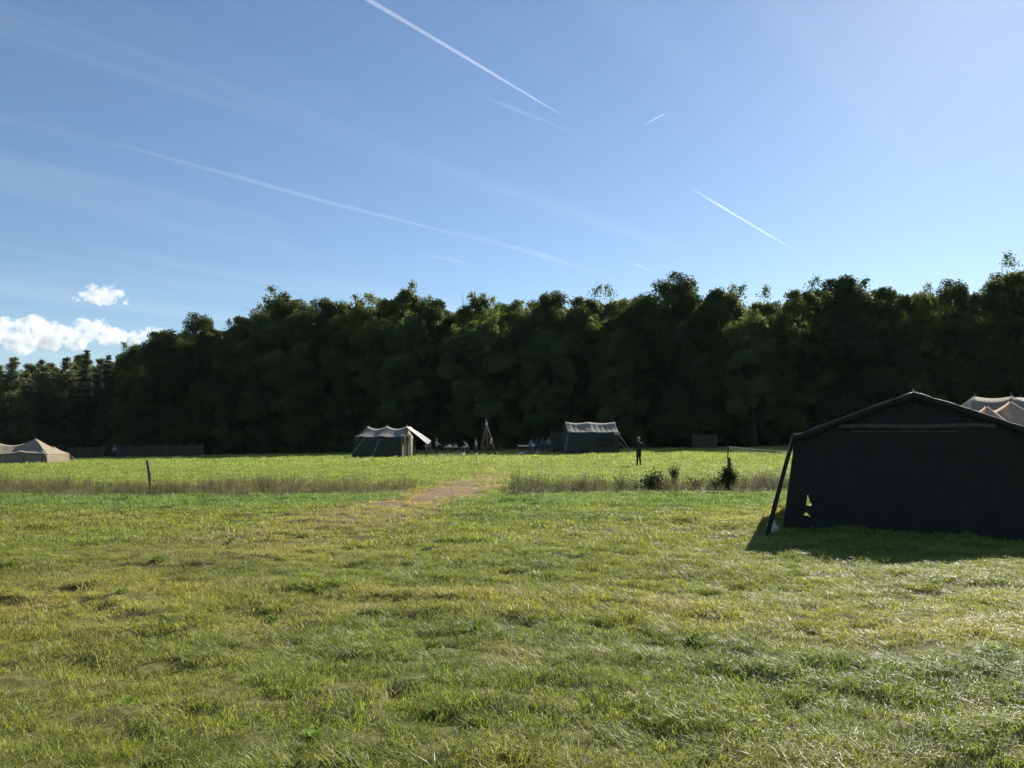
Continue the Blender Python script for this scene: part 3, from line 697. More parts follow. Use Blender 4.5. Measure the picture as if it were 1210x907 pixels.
M_HESSIAN = cloth_mat('hessian', (0.075, 0.062, 0.045), (0.045, 0.037, 0.028), 14.0, 0.95, 0.08)
M_WHITE = cloth_mat('white_awning', (0.68, 0.68, 0.64), (0.6, 0.6, 0.55), 2.0, 0.85, 0.3)
M_WHITEPL = plain_mat('white_plastic', (0.75, 0.75, 0.72), 0.4, 0.5, 0.08)
M_GREYPL = plain_mat('grey_plastic', (0.25, 0.26, 0.24), 0.5, 0.4, 0.1)
M_TAN = plain_mat('tan_sacking', (0.55, 0.45, 0.30), 0.8, 0.2, 0.2)
M_STEEL = plain_mat('dull_steel', (0.42, 0.43, 0.44), 0.35, 0.6, 0.1)

def lerp3(a, b, t): return tuple(a[i] + (b[i] - a[i]) * t for i in range(3))

# ------------------------------------------------------------------ the big dark tent on the right
def big_tent():
    W, L, EV, RG = 4.04, 5.4, 1.79, 2.54
    p0 = (5.33, 15.0); t = thing('ridge_tent', (p0[0], p0[1], -0.02), 'big dark green canvas ridge tent in the right foreground, gable end facing the camera', 'tent', R(-20))
    top = lambda x: EV + (RG - EV) * (1 - abs(x - W / 2) / (W / 2))
    flare = lambda z: 0.26 * (1 - z / EV) if z < EV else 0.0
    # gable wall with two torn holes near its left foot
    tri = [((0.19, 0.68), (0.26, 0.47), (0.15, 0.50)), ((0.14, 0.37), (0.27, 0.255), (0.10, 0.25))]
    def inside(x, z):
        for a, b, c in tri:
            s = [(q[0] - p[0]) * (z - p[1]) - (q[1] - p[1]) * (x - p[0]) for p, q in ((a, b), (b, c), (c, a))]
            if all(k <= 0 for k in s) or all(k >= 0 for k in s): return True
        return False
    mb = MB(); nx, nz = 190, 100; idx = {}
    for i in range(nx + 1):
        for j in range(nz + 1):
            u, v = i / nx, j / nz; x = u * W; zt = top(x) - 0.02; z = -0.1 + v * (zt + 0.1)
            f = flare(z); xx = x + (u * 2 - 1) * f
            yy = -0.10 * (1 - v) + 0.018 * math.sin(x * 9 + 1.2 * math.sin(z * 2.1)) * (1 - 0.6 * v) + 0.012 * math.sin(x * 23 + z * 3)
            idx[i, j] = len(mb.v); mb.v.append((xx, yy, z))
    for i in range(nx):
        for j in range(nz):
            u, v = (i + .5) / nx, (j + .5) / nz; x = u * W; z = -0.1 + v * (top(x) + 0.08); xx = x + (u * 2 - 1) * flare(z)
            if inside(xx, z): continue
            mb.f.append((idx[i, j], idx[i + 1, j], idx[i + 1, j + 1], idx[i, j + 1]))
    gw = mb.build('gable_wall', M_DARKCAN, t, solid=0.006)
    # roof slopes, sagging between frames, overhanging the gable a little
    for sgn in (0, 1):
        def roof(u, v, sgn=sgn):
            y = -0.09 + u * (L + 0.18); x = (W / 2 - v * (W / 2 + 0.05)); z = RG + 0.012 - v * (RG - EV + 0.018)
            sag = -0.055 * math.sin(v * math.pi) * (0.06 + 0.94 * abs(math.sin(u * 3 * math.pi))) + 0.012 * math.sin(u * 37 + v * 5)
            z += sag - 0.02 * math.sin(u * math.pi * 3) ** 2
            return (x if sgn == 0 else W - x, y, z)
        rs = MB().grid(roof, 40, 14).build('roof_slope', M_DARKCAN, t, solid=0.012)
        # paler edge binding along the gable
        def edge(v, sgn=sgn): q = roof(0, v); return (q[0], q[1] - 0.012, q[2] + 0.006)
        rim = roof
        pts = []
        for k in range(15):
            q = rim(0, k / 14); pts.append((q[0], q[1] - 0.016, q[2] - 0.012 + 0.006 * math.sin(k * 2.3)))
        MB().tube(pts, [0.018 + 0.006 * math.sin(k * 1.9) for k in range(15)], 7).build('edge_binding', M_DARKTRIM, rs)
        # hanging rake flap under the roof edge
        def flap(u, v, sgn=sgn):
            q = rim(0, u); return (q[0], q[1] - 0.03 + 0.006 * math.sin(u * 30), q[2] - 0.02 - v * (0.085 + 0.02 * math.sin(u * 17)))
        MB().grid(flap, 40, 2).build('rake_flap', M_DARKCAN, rs, solid=0.004)
    # side walls
    for sgn in (0, 1):
        def side(u, v, sgn=sgn):
            z = -0.1 + v * (EV + 0.09); f = flare(z); x = -f - 0.012 * math.sin(u * 40) * (1 - v)
            return (x if sgn == 0 else W - x, 0.02 + u * (L - 0.04), z)
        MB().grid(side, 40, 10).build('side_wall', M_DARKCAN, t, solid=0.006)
    # rear gable: left door rolled open so that daylight falls in, right part closed
    def rear(u, v):
        x = 1.75 + u * (W - 1.75); z = v * (top(x) - 0.02); return (x + (2 * x / W - 1) * flare(z) * (x > W / 2), L, z)
    MB().grid(rear, 20, 12).build('rear_wall', M_DARKCAN, t, solid=0.006)
    def rear2(u, v):
        x = u * 1.75; z = 1.62 + v * (top(x) - 0.02 - 1.62); return (x, L + 0.012, z)
    MB().grid(rear2, 10, 4).build('door_lintel', M_DARKCAN, t, solid=0.006)
    MB().tube([(0.05, L + 0.05, 1.62), (0.9, L + 0.06, 1.59), (1.7, L + 0.05, 1.62)], 0.07, 10).build('rolled_door', M_DARKCAN, t)
    # horizontal bands sewn across the gable
    def band(u, v): x = 0.74 + u * 2.56; return (x, -0.045 - 0.008 * math.sin(u * 21), 1.99 - v * 0.085 + 0.008 * math.sin(u * 9))
    MB().grid(band, 40, 2).build('sewn_band', M_DARKTRIM, gw, solid=0.01)
    def band2(u, v): x = 0.95 + u * 1.75; return (x, -0.042, 1.865 - v * 0.03 + 0.006 * math.sin(u * 13))
    MB().grid(band2, 30, 1).build('sewn_band', M_DARKTRIM, gw, solid=0.008)
    # poles: ridge pole tips, corner poles
    rp = MB().tube([(W / 2, 0.04, 0), (W / 2, 0.04, RG - 0.05)], 0.03, 8).build('ridge_pole', M_WOOD, t)
    MB().tube([(W / 2, -0.03, RG), (W / 2, -0.03, RG + 0.085)], [0.012, 0.007], 8).build('pole_spike', M_STEEL, rp)
    MB().tube([(W / 2, L - 0.08, 0), (W / 2, L - 0.08, RG - 0.05)], 0.03, 8).build('ridge_pole', M_WOOD, t)
    for x in (-0.02, W + 0.02):
        MB().tube([(x, -0.06, EV - 0.06), (x, -0.06, EV + 0.05)], [0.03, 0.022], 8).build('corner_cap', M_DARKTRIM, t)
    # flat strut leaning out from the left eave to the ground, and its mate on the right
    inv = Matrix.Rotation(R(20), 3, 'Z'); g = on_ground(905, 634)
    lc = inv @ (g - Vector((p0[0], p0[1], t.location.z)))
    d0 = Vector((-0.03, -0.05, EV - 0.02)); d1 = Vector((lc.x, lc.y, lc.z - 0.05))
    MB().tube([d0, d0.lerp(d1, 0.5) + Vector((-0.01, 0, -0.02)), d1], [0.04, 0.04, 0.045], 8).build('leaning_strut', M_DARKCAN, t)
    MB().tube([Vector((W - d0.x, d0.y, d0.z)), Vector((W - lc.x, lc.y, lc.z - 0.05))], [0.05, 0.055], 8).build('leaning_strut', M_DARKCAN, t)
    # crumpled pale cloth at the foot of the strut
    gp = on_ground(913, 629)
    def crum(u, v):
        a = u * 6.283; r = 0.085 * math.sin(v * 3.14159) * (1 + 0.3 * math.sin(a * 3 + v * 7)); return (r * math.cos(a) * 1.1, r * math.sin(a) * 0.9, 0.1 - 0.11 * math.cos(v * 3.14159) * (1 + .25 * math.sin(a * 2)))
    c = MB().grid(crum, 18, 10).build('cloth_bundle', plain_mat('pale_cloth', (0.62, 0.52, 0.46), 0.9, 0.2, 0.25, 20), None)
    c.location = gp; tag(c, 'small crumpled pale cloth on the grass at the foot of the big dark tent', 'cloth')
big_tent()

# ------------------------------------------------------------------ smaller ridge tents
def ridge_tent(loc, rz, x0, x1, peaks, half, ridge, eave, label, m_roof, m_wall, hipl=0.0, hipr=0.0, sag=0.25, flare=0.25, name='ridge_tent', walls=True, ropes=(), end_mat=None, wallgap=0.0):
    """long tent along local x; ridge held up at 'peaks', sagging between; hip*: length of the sloping ends"""
    t = thing(name, loc, label, 'tent', rz)
    pk = sorted(peaks)
    def rz_(x):
        if x <= pk[0] or x >= pk[-1]: return ridge
        for a, b in zip(pk, pk[1:]):
            if a <= x <= b: return ridge - sag * math.sin((x - a) / (b - a) * math.pi) ** 0.9
    def ez(x):
        return eave - 0.35 * sag * abs(math.sin((x - pk[0]) / max(0.5, (pk[1] - pk[0]) if len(pk) > 1 else 2) * math.pi))
    rx0, rx1 = x0 + hipl, x1 - hipr
    for s in (-1, 1):
        def slope(u, v, s=s):
            xe = x0 + (x1 - x0) * u; xr = rx0 + (rx1 - rx0) * u; x = xr + (xe - xr) * v
            z = rz_(xr) * (1 - v) + ez(xe) * v - 0.10 * math.sin(v * math.pi) - 0.02 * math.sin(u * 60) * v * (1 - v) * 4
            return (x, s * half * v, z)
        MB().grid(slope, 48, 8).build('roof_slope', m_roof, t, solid=0.01)
        if walls:
            def wall(u, v, s=s):
                x = x0 + (x1 - x0) * u; z = ez(x) * (1 - v) - 0.03
                fo = flare * v; return (x + (u * 2 - 1) * fo * 0.6, s * (half - 0.03 + fo + 0.03 * math.sin(x * 7) * v), z)
            MB().grid(wall, 48, 4).build('side_wall', m_wall, t, solid=0.006)
    for e, (xe, xr, hip) in enumerate(((x0, rx0, hipl), (x1, rx1, hipr))):
        sg = -1 if e == 0 else 1
        if hip > 0.05:
            def tri(u, v, xe=xe, xr=xr):
                y = (u * 2 - 1) * half * v; z = ridge * (1 - v) + (ez(xe)) * v - 0.08 * math.sin(v * math.pi); return (xr + (xe - xr) * v, y, z)
            MB().grid(tri, 12, 8).build('hip_slope', m_roof, t, solid=0.01)
            def ew(u, v, xe=xe, sg=sg): return (xe + sg * flare * 0.6 * v - sg * 0.03, (u * 2 - 1) * (half - 0.04 + flare * v), ez(xe) * (1 - v) - 0.03)
        else:
            def ew(u, v, xe=xe, sg=sg):
                y = u * 2 - 1; z0 = ez(xe) + (ridge - ez(xe)) * (1 - abs(y)) - 0.05
                return (xe - sg * 0.03 + sg * 0.03 * math.sin(u * 25) * v, y * (half - 0.04 + flare * v), z0 * (1 - v) - 0.03)
        if walls: MB().grid(ew, 24, 8).build('end_wall', end_mat or m_wall, t, solid=0.006)
    for x in pk:
        x = min(max(x, rx0 + 0.03), rx1 - 0.03)
        rp = MB().tube([(x, 0, -0.05), (x, 0, rz_(x) - 0.03)], 0.03, 6).build('ridge_pole', M_POLE, t)
        MB().tube([(x, 0, ridge + 0.0), (x, 0, ridge + 0.12)], [0.014, 0.008], 6).build('pole_spike', M_STEEL, rp)
    for (a, b) in ropes: MB().tube([a, b], 0.011, 5).build('guy_rope', M_ROPE, t)
    return t

# grey tent in the middle distance with the pale awning on its right end
pA = at(454, 75.5); LA = 4.9
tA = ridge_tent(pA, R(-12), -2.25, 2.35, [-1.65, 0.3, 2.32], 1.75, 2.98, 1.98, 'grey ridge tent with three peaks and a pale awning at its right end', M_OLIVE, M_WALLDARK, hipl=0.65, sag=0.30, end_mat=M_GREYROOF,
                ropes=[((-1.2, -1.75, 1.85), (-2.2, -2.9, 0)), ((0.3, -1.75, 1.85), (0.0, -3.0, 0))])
def awn(u, v):
    x = 2.37 + u * 2.0; y = -0.45 + v * 1.3; z = 2.9 - 1.32 * u ** 0.8 - 0.16 * math.sin(v * math.pi) * u + 0.1 * math.sin(u * 3.14); z -= 0.25 * (1 - v) * u; return (x, y, z)
aw = MB().grid(awn, 16, 10).build('awning', M_WHITE, tA, solid=0.008)
for y in (-0.45, 0.85): MB().tube([(4.35, y, -0.05), (4.35, y, 1.55)], 0.03, 6).build('awning_pole', M_POLE, aw)
for k, y in enumerate((-1.15, 0.25)):      # tied back door curtains hanging in folds
    def cur(u, v, y=y): return (2.46 + 0.07 * math.sin(u * 19) + 0.05 * v, y + (u - 0.5) * (0.75 - 0.3 * math.sin(v * 3.1)), 2.15 - v * 2.12)
    MB().grid(cur, 20, 8).build('door_curtain', M_GREYROOF, tA, solid=0.008)

# squarish tent right of the camp kitchen
pB = at(697, 75.5)
tB = ridge_tent(pB, R(5), -2.38, 2.38, [-2.33, -0.2, 2.33], 1.7, 3.02, 2.02, 'squarish tent with shade-darkened walls and pale grey roof right of the camp tables', M_OLIVE, M_WALLDARK, sag=0.12, flare=0.12,
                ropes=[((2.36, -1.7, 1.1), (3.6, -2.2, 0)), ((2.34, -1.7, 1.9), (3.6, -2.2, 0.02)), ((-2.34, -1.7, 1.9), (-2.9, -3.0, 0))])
MB().tube([(-2.2 + 2.0 * k / 12, -0.25 - 1.3 * math.sin(k / 12 * 1.57), 2.96 - 0.78 * math.sin(k / 12 * 1.57) - 0.02) for k in range(13)], 0.028, 5).build('dark_roof_line', M_WALLDARK, tB)  # thin dark line swooping across the roof front
def fl(u, v): return (1.93 + u * 0.55, -1.74 - 0.12 * v, 2.0 - 0.22 * v + 0.03 * math.sin(u * 8))
MB().grid(fl, 6, 3).build('corner_flap', M_GREYROOF, tB, solid=0.008)
def win(u, v): return (0.45 + u * 1.4, -1.79 - 0.04 * v, 1.55 - v * 0.8)
MB().grid(win, 6, 4).build('window_flap', M_DARKCAN, tB, solid=0.01)
MB().tube([(3.6, -2.2, -0.1), (3.63, -2.2, 0.16)], 0.022, 6).build('tent_peg', M_ROPE, tB)

# long brown grey tent at the left edge
pL = at(-12, 69)
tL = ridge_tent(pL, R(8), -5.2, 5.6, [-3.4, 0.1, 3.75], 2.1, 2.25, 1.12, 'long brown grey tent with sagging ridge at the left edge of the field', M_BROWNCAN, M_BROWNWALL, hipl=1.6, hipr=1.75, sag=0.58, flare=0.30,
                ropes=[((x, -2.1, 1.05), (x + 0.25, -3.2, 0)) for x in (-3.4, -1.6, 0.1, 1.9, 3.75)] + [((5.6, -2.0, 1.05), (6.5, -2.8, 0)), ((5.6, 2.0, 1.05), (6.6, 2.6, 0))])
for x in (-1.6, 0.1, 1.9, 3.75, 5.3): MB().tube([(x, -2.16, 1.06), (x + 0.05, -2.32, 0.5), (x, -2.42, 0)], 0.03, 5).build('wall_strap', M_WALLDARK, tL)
pL2 = at(60, 71.5)
ridge_tent(pL2, R(8), -1.6, 1.2, [-1.0, 0.3], 1.3, 1.5, 0.95, 'low brown tent fly tucked behind the right end of the left tent', M_BROWNWALL, M_BROWNWALL, hipl=0.5, hipr=0.8, sag=0.15, flare=0.2)

# beige tents showing above the right slope of the big dark tent
pC = at(1175, 31)
tC = ridge_tent(pC, R(-6), -2.1, 2.1, [-0.72, 0.68], 2.3, 3.34, 1.95, 'beige ridge tent showing above the right slope of the big dark tent', M_BEIGEROOF, M_BEIGE, hipl=1.38, hipr=1.42, sag=0.09, flare=0.3)
def fly(u, v):
    x = -1.55 + u * 3.9; pkx = [(-0.75, 2.98), (0.1, 3.16)]
    z = 2.42
    for (cx, hz) in pkx: z = max(z, hz - 0.62 * abs(x - cx) ** 0.75)
    return (x, -1.0 - v * 1.9, z - 0.03 - v * (0.75 + 0.1 * math.sin(u * 9)) - 0.035 * math.sin(u * 46) * v)
MB().grid(fly, 60, 10).build('porch_fly', M_BEIGE, tC, solid=0.008)
for x in (-0.75, 0.1): MB().tube([(x, -1.02, -0.05), (x, -1.02, 3.0 if x < 0 else 3.18)], 0.03, 6).build('porch_pole', M_POLE, tC)
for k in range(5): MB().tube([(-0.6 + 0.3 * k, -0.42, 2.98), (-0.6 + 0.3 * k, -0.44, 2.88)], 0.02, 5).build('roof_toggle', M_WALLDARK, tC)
pD = at(1236, 34)
ridge_tent(pD, R(-4), -2.2, 2.2, [-1.0, 1.0], 2.2, 3.42, 2.0, 'cream tent at the right edge behind the beige one', M_CREAM, M_CREAM, hipl=0.9, hipr=0.9, sag=0.08)

# ------------------------------------------------------------------ hessian screens along the wood edge
def screen(pxa, pxb, D, h, label, n):
    a, b = at(pxa, D), at(pxb, D); t = thing('hessian_screen', a, label, 'fence'); d = b - a
    for k in range(n + 1):
        q = d * (k / n); MB().tube([(q.x, q.y - 0.03, q.z - 0.2), (q.x + 0.04, q.y - 0.03, q.z + h + 0.12 + 0.08 * random.random())], 0.045, 6).build('post', M_WOOD, t)
    for k in range(n):
        def pan(u, v, k=k):
            q = d * ((k + u) / n); return (q.x, q.y + 0.05 * math.sin(u * 3.14) + 0.02 * math.sin(u * 22), q.z + 0.03 + (h - 0.12 * math.sin(u * 3.14) * v - 0.05) * v)
        MB().grid(pan, 10, 4).build('panel', M_HESSIAN, t, solid=0.008)
screen(81, 124, 100, 1.55, 'short length of brown hessian screen beside the left tent', 3)
screen(141, 241, 101, 1.55, 'long length of brown hessian screen under the left shoulder oak', 7)
pH = at(832, 98); tH = thing('hessian_enclosure', pH, 'small box shaped hessian enclosure at the wood edge right of the lone standing person', 'screen', R(-8))
for k in range(4):
    cs = [(-1.35, -1), (1.35, -1), (1.35, 1), (-1.35, 1)]; a, b = cs[k], cs[(k + 1) % 4]
    def pan(u, v, a=a, b=b): return (a[0] + (b[0] - a[0]) * u + 0.02 * math.sin(u * 20), a[1] + (b[1] - a[1]) * u + 0.02 * math.sin(u * 20), 0.02 + v * (1.78 - 0.05 * math.sin(u * 3.14)))
    MB().grid(pan, 12, 4).build('panel', M_HESSIAN, tH, solid=0.008); MB().tube([(a[0], a[1], -0.1), (a[0], a[1], 1.92)], 0.04, 6).build('post', M_WOOD, tH)
pS = at(660, 82.5); tS = thing('canvas_screen', pS, 'dark canvas screen standing just left of the squarish tent', 'screen')
def pan(u, v): return (-0.75 + 1.6 * u, 0.03 * math.sin(u * 15), v * (2.25 - 0.08 * math.sin(u * 3.14)))
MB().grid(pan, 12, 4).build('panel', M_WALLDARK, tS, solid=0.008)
for x in (-0.78, 0.88): MB().tube([(x, 0, -0.1), (x, 0, 2.4)], 0.04, 6).build('post', M_WOOD, tS)

# ------------------------------------------------------------------ posts, rope barrier, bushes of the old fence line
def post(px, py, h, lean, label, rad=0.055):
    g = on_ground(px, py); t = thing('fence_post', g, label, 'post')
    top = Vector((lean[0], lean[1], h))
    MB().tube([(0, 0, -0.3), top * 0.5 + Vector((0.015, 0, 0)), top], [rad * 1.1, rad, rad * 0.85], 8).build('shaft', M_WOOD, t)
    MB().tube([top * 0.72 + Vector((-rad, -rad, 0)), top * 0.74 + Vector((rad * 1.3, -rad * .6, 0.02))], 0.014, 5).build('wire_staple', M_IRON, t)
    return t, g + top
post(178, 575, 0.98, (-0.16, 0.0), 'leaning grey wooden post in the dry grass left of the track')
tR, topR = post(859, 543, 1.0, (0.14, 0), 'thin leaning post holding the left end of the rope barrier', 0.045)
g2 = at(958, tR.location.y - 2); t2 = thing('fence_post', g2, 'thin post holding the right end of the rope barrier behind the big tent', 'post')
MB().tube([(0, 0, -0.3), (0, 0, 0.62)], [0.05, 0.042], 8).build('shaft', M_WOOD, t2); MB().tube([(-.05, -.05, .5), (.06, -.03, .52)], 0.014, 5).build('wire_staple', M_IRON, t2)
for k, (sg, dz) in enumerate(((0.10, 0.0), (0.34, -0.06))):
    A = topR - Vector((0, 0, 0.05)); B = g2 + Vector((0, 0, 0.6 + dz)); pts = []
    for j in range(25):
        u = j / 24; q = A.lerp(B, u); q.z -= sg * math.sin(u ** (0.6 if k else 1) * math.pi); pts.append(q - A)
    o = MB().tube(pts, 0.024, 5).build('rope', M_ROPE, None); o.location = A
    tag(o, ('upper taut pale rope of the barrier left of the big dark tent', 'lower sagging pale rope of the barrier left of the big dark tent')[k], 'rope')

LEAF_BUSH = leaf_mat('bramble_leaves', [(0.0, (0.018, 0.030, 0.012)), (0.5, (0.038, 0.056, 0.020)), (1.0, (0.08, 0.10, 0.036))], 0.3, 0.6, 0.15)
LEAF_WEED = leaf_mat('weed_bush_leaves', [(0.0, (0.05, 0.064, 0.026)), (0.5, (0.09, 0.105, 0.045)), (1.0, (0.16, 0.16, 0.08))], 0.35, 0.6, 0.12)
def bush(loc, rx, h, n, leaf, label, mat, spire=0.0, name='bush', seed=0, post_h=0.0, stems=9):
    rng = np.random.default_rng(seed); t = thing(name, loc, label, 'bush')
    d = rng.normal(0, 1, (n, 3)); d /= np.linalg.norm(d, axis=1, keepdims=True); rad = np.abs(rng.normal(0, 0.5, (n, 1)))
    P = d * rad * np.array([rx, rx * 0.8, h * 0.55]); P[:, 2] += h * 0.42
    lump = 1 + 0.3 * np.sin(P[:, :1] * 9 / rx + seed) * np.cos(P[:, 1:2] * 8 / rx); P[:, :2] *= lump
    if spire: P[:, :2] *= np.clip(1.15 - P[:, 2:] / h, 0.12, 1) ** spire
    P = P[P[:, 2] > 0.02]; d = d[:len(P)]
    o = bpy.data.objects.new('foliage', quads_mesh('foliage', leaf_quads(P, d, leaf, rng), np.clip(0.45 + rng.normal(0, .2, len(P)), 0, 1), mat)); COL.objects.link(o); o.parent = t
    mb = MB()
    for k in range(stems):
        a = rng.uniform(0, 6.28); L = h * rng.uniform(0.7, 1.12); q = Vector((math.cos(a) * rx * rng.uniform(.3, .9), math.sin(a) * rx * .6, L)) if not spire else Vector((math.cos(a) * .25, math.sin(a) * .25, L * .8))
        mb.tube([(0, 0, -0.05), q * 0.55 + Vector((0, 0, 0.05)), q], [0.014, 0.009, 0.004], 4, False)
    mb.build('stem', M_BARK, t)
    return t
bush(on_ground(772, 578), 0.50, 0.68, 1900, 0.04, 'dark rounded bramble bush on the fence line right of the lone standing person', LEAF_BUSH, seed=1)
bush(on_ground(735, 578), 0.5, 0.5, 500, 0.035, 'low straggly weed clump left of the dark bramble bush', LEAF_WEED, seed=2)
bush(on_ground(797, 573), 0.24, 0.85, 480, 0.035, 'slim upright weed bush just right of the dark bramble bush', LEAF_WEED, seed=3, spire=0.3, stems=16)
bush(on_ground(822, 577), 0.5, 0.45, 420, 0.035, 'low loose weed clump between the bramble bush and the ivy covered post', LEAF_WEED, seed=5)
bush(on_ground(846, 577), 0.4, 0.42, 420, 0.035, 'low weed clump at the left foot of the ivy covered post', LEAF_WEED, seed=7)
gi = on_ground(861, 577)
tI = bush(gi, 0.52, 0.90, 2200, 0.05, 'post overgrown with dark ivy left of the big tent', LEAF_BUSH, spire=0.75, name='ivy_post', seed=4, stems=14); tI['category'] = 'post'
MB().tube([(0.02, 0, -0.3), (0.04, 0, 0.6), (0.035, 0, 1.10)], [0.075, 0.07, 0.062], 8).build('post', M_WOOD, tI)

# ------------------------------------------------------------------ people
def person(loc, rz, label, top, legs, hair, pose='down', ht=1.75, skin=(0.42, 0.27, 0.19), lean=0.0, cap=False, wide=1.0, stride=0.0, fingers=True):
    V, E, Rr, T, HANDS = [], [], [], [], []
    def v(p, r, tagm, par=None):
        V.append(Vector(p)); Rr.append(r); T.append(tagm)
        if par is not None: E.append((par, len(V) - 1))
        return len(V) - 1
    pel = v((0, 0, .95), .135 * wide, 1); bel = v((0, .01, 1.12), .135 * wide, 0, pel); ch = v((0, 0, 1.33), .145 * wide, 0, bel); nb = v((0, -.01, 1.46), .08, 0, ch)
    nk = v((0, .0, 1.53), .055, 2, nb); hd = v((0, .025, 1.6), .078, 2, nk); hm = v((0, .02, 1.68), .095, 2, hd); v((0, .0, 1.745), .068, 2, hm); v((0, .125, 1.645), .016, 2, hd)
    v((.1, .01, 1.655), .018, 2, hm); v((-.1, .01, 1.655), .018, 2, hm)
    for s in (-1, 1):
        hp = v((s * .095, 0, .88), .10, 1, pel); kn = v((s * .115, .03 + s * stride * .5, .5), .068, 1, hp); an = v((s * (.13 + .05 * (pose == 'front')), s * stride - .01, .1), .05, 1, kn); v((s * (.15 + .05 * (pose == 'front')), .16 + s * stride, .045), .042, 3, an)
        sh = v((s * .19 * wide, -.01, 1.42), .07, 0, ch)
        if pose == 'down': el, wr, ha = (s * .27, -.03, 1.14), (s * .28, .06, .90), (s * .275, .09, .81)
        elif pose == 'front': el, wr, ha = (s * .27, -.02, 1.15), (s * .12, .20, 1.10), (s * .05, .24, 1.10)
        elif pose == 'reach': el, wr, ha = (s * .25, .14, 1.2), (s * .2, .38, 1.12), (s * .18, .46, 1.1)
        else: el, wr, ha = (s * .3, -.05, 1.15), (s * .2, .05, .98), (s * .16, .1, .95)
        e = v(el, .052, 0, sh); w = v(wr, .034, 2, e); h = v(ha, .036, 2, w)
        if fingers: HANDS.append((Vector(wr), Vector(ha), s))
    if lean:
        for k, p in enumerate(V):
            if p.z > 1.0 and T[k] != 1:
                q = p - Vector((0, 0, 1.0)); q.rotate(Euler((-lean, 0, 0))); V[k] = q + Vector((0, 0, 1.0))
    me = bpy.data.meshes.new('person_cage'); me.from_pydata([tuple(p) for p in V], E, [])
    tmp = bpy.data.objects.new('person_cage', me); COL.objects.link(tmp)
    md = tmp.modifiers.new('skin', 'SKIN'); md.use_smooth_shade = True; md.branch_smoothing = 0.6
    for k, sv in enumerate(me.skin_vertices[0].data): sv.radius = (Rr[k], Rr[k] * (0.72 if k in (0, 1, 2) else 1.0)); sv.use_root = (k == 0)
    ss = tmp.modifiers.new('sub', 'SUBSURF'); ss.levels = 2; ss.render_levels = 2
    dg = bpy.context.evaluated_depsgraph_get(); em = bpy.data.meshes.new_from_object(tmp.evaluated_get(dg)); em.name = 'person'
    COL.objects.unlink(tmp); bpy.data.objects.remove(tmp)
    em.materials.clear()
    for nm, c in (('shirt', top), ('trousers', legs), ('skin', skin), ('shoe', (0.03, 0.028, 0.025))): em.materials.append(plain_mat('person_' + nm, c, 0.8, 0.25, 0.25, 25))
    VV = np.array([tuple(p) for p in V]); 
    for f in em.polygons:
        d = ((VV - np.array(f.center)) ** 2).sum(1) ** .5 - np.array(Rr) * 0.8; f.material_index = T[int(np.argmin(d))]; f.use_smooth = True
    fb = MB(); bend = Matrix.Rotation(-lean, 3, 'X'); pv = Vector((0, 0, 1.0))
    for wr, ha, sg in HANDS:
        dv = (ha - wr).normalized(); sd = dv.cross(Vector((0, 0, 1))); sd = (sd if sd.length > .2 else Vector((1, 0, 0))).normalized(); cu = Vector((-sg * .3, .2, -.3)).normalized()
        ch = []
        for k in range(4):
            b0 = ha + sd * (k - 1.5) * .018; ln = (.075, .085, .08, .065)[k]; ch.append([b0, b0 + dv * ln * .6, b0 + dv * ln * .95 + cu * .02])
        b0 = wr.lerp(ha, .5) + sd * .02; ch.append([b0, b0 + dv * .03 + sd * .025, b0 + dv * .06 + sd * .028])
        for c in ch:
            if lean: c = [bend @ (q - pv) + pv for q in c]
            fb.tube(c, [.0098, .009, .007], 6)
    if fb.v:
        bm = bmesh.new(); bm.from_mesh(em); vs = [bm.verts.new(q) for q in fb.v]
        for f in fb.f:
            nf = bm.faces.new([vs[k] for k in f]); nf.material_index = 2; nf.smooth = True
        bm.to_mesh(em); bm.free()
    o = bpy.data.objects.new('person', em); COL.objects.link(o); o.location = loc; o.rotation_euler = (0, 0, rz); s = ht / 1.81; o.scale = (s, s, s); tag(o, label, 'person')
    hc = V[6]; mb = MB()
    def shell(u, w):
        a = u * 6.283; th = w * (1.45 if cap else 1.75); r = .108
        low = .03 * max(0, -math.sin(a)) * w; return (hc.x + r * math.sin(th) * math.cos(a), hc.y - .008 + r * 1.08 * math.sin(th) * math.sin(a) + (.06 * max(0, math.sin(a)) ** 2 * w ** 6 if cap else -.02 * w), hc.z + .012 + r * 1.02 * math.cos(th) - low)
    mb.grid(shell, 16, 7).build('cap' if cap else 'hair', plain_mat('person_hair', hair, 0.8, 0.2, 0.3, 40), o, solid=0.012)
    return o
NAVY, DARK = (0.02, 0.022, 0.03), (0.018, 0.018, 0.02)
person(on_ground(755, 550) - Vector((0, 0, .02)), R(25), 'person in dark jacket and trousers with grey cap standing alone in the sunlit field', NAVY, DARK, (0.22, 0.21, 0.20), 'front', 1.76, cap=True, wide=1.25, stride=0.08)
person(at(505, 78.5), R(160), 'person in blue shirt under the pale awning', (0.05, 0.12, 0.34), (0.03, 0.03, 0.04), (0.10, 0.07, 0.04), 'hips', 1.68)
person(at(516, 77.5), R(-70), 'person in pale grey shirt standing just right of the awning', (0.50, 0.50, 0.50), (0.07, 0.07, 0.08), (0.30, 0.22, 0.12), 'reach', 1.76)
person(at(553, 79.0), R(80), 'person in grey bending over the right end of the first camp table', (0.22, 0.23, 0.25), (0.05, 0.05, 0.06), (0.08, 0.06, 0.04), 'reach', 1.66, lean=0.7)
person(at(563, 77.5), R(110), 'person with pale sleeves standing left of the pole tripod', (0.38, 0.37, 0.34), (0.04, 0.04, 0.05), (0.06, 0.04, 0.03), 'down', 1.72, lean=0.15)
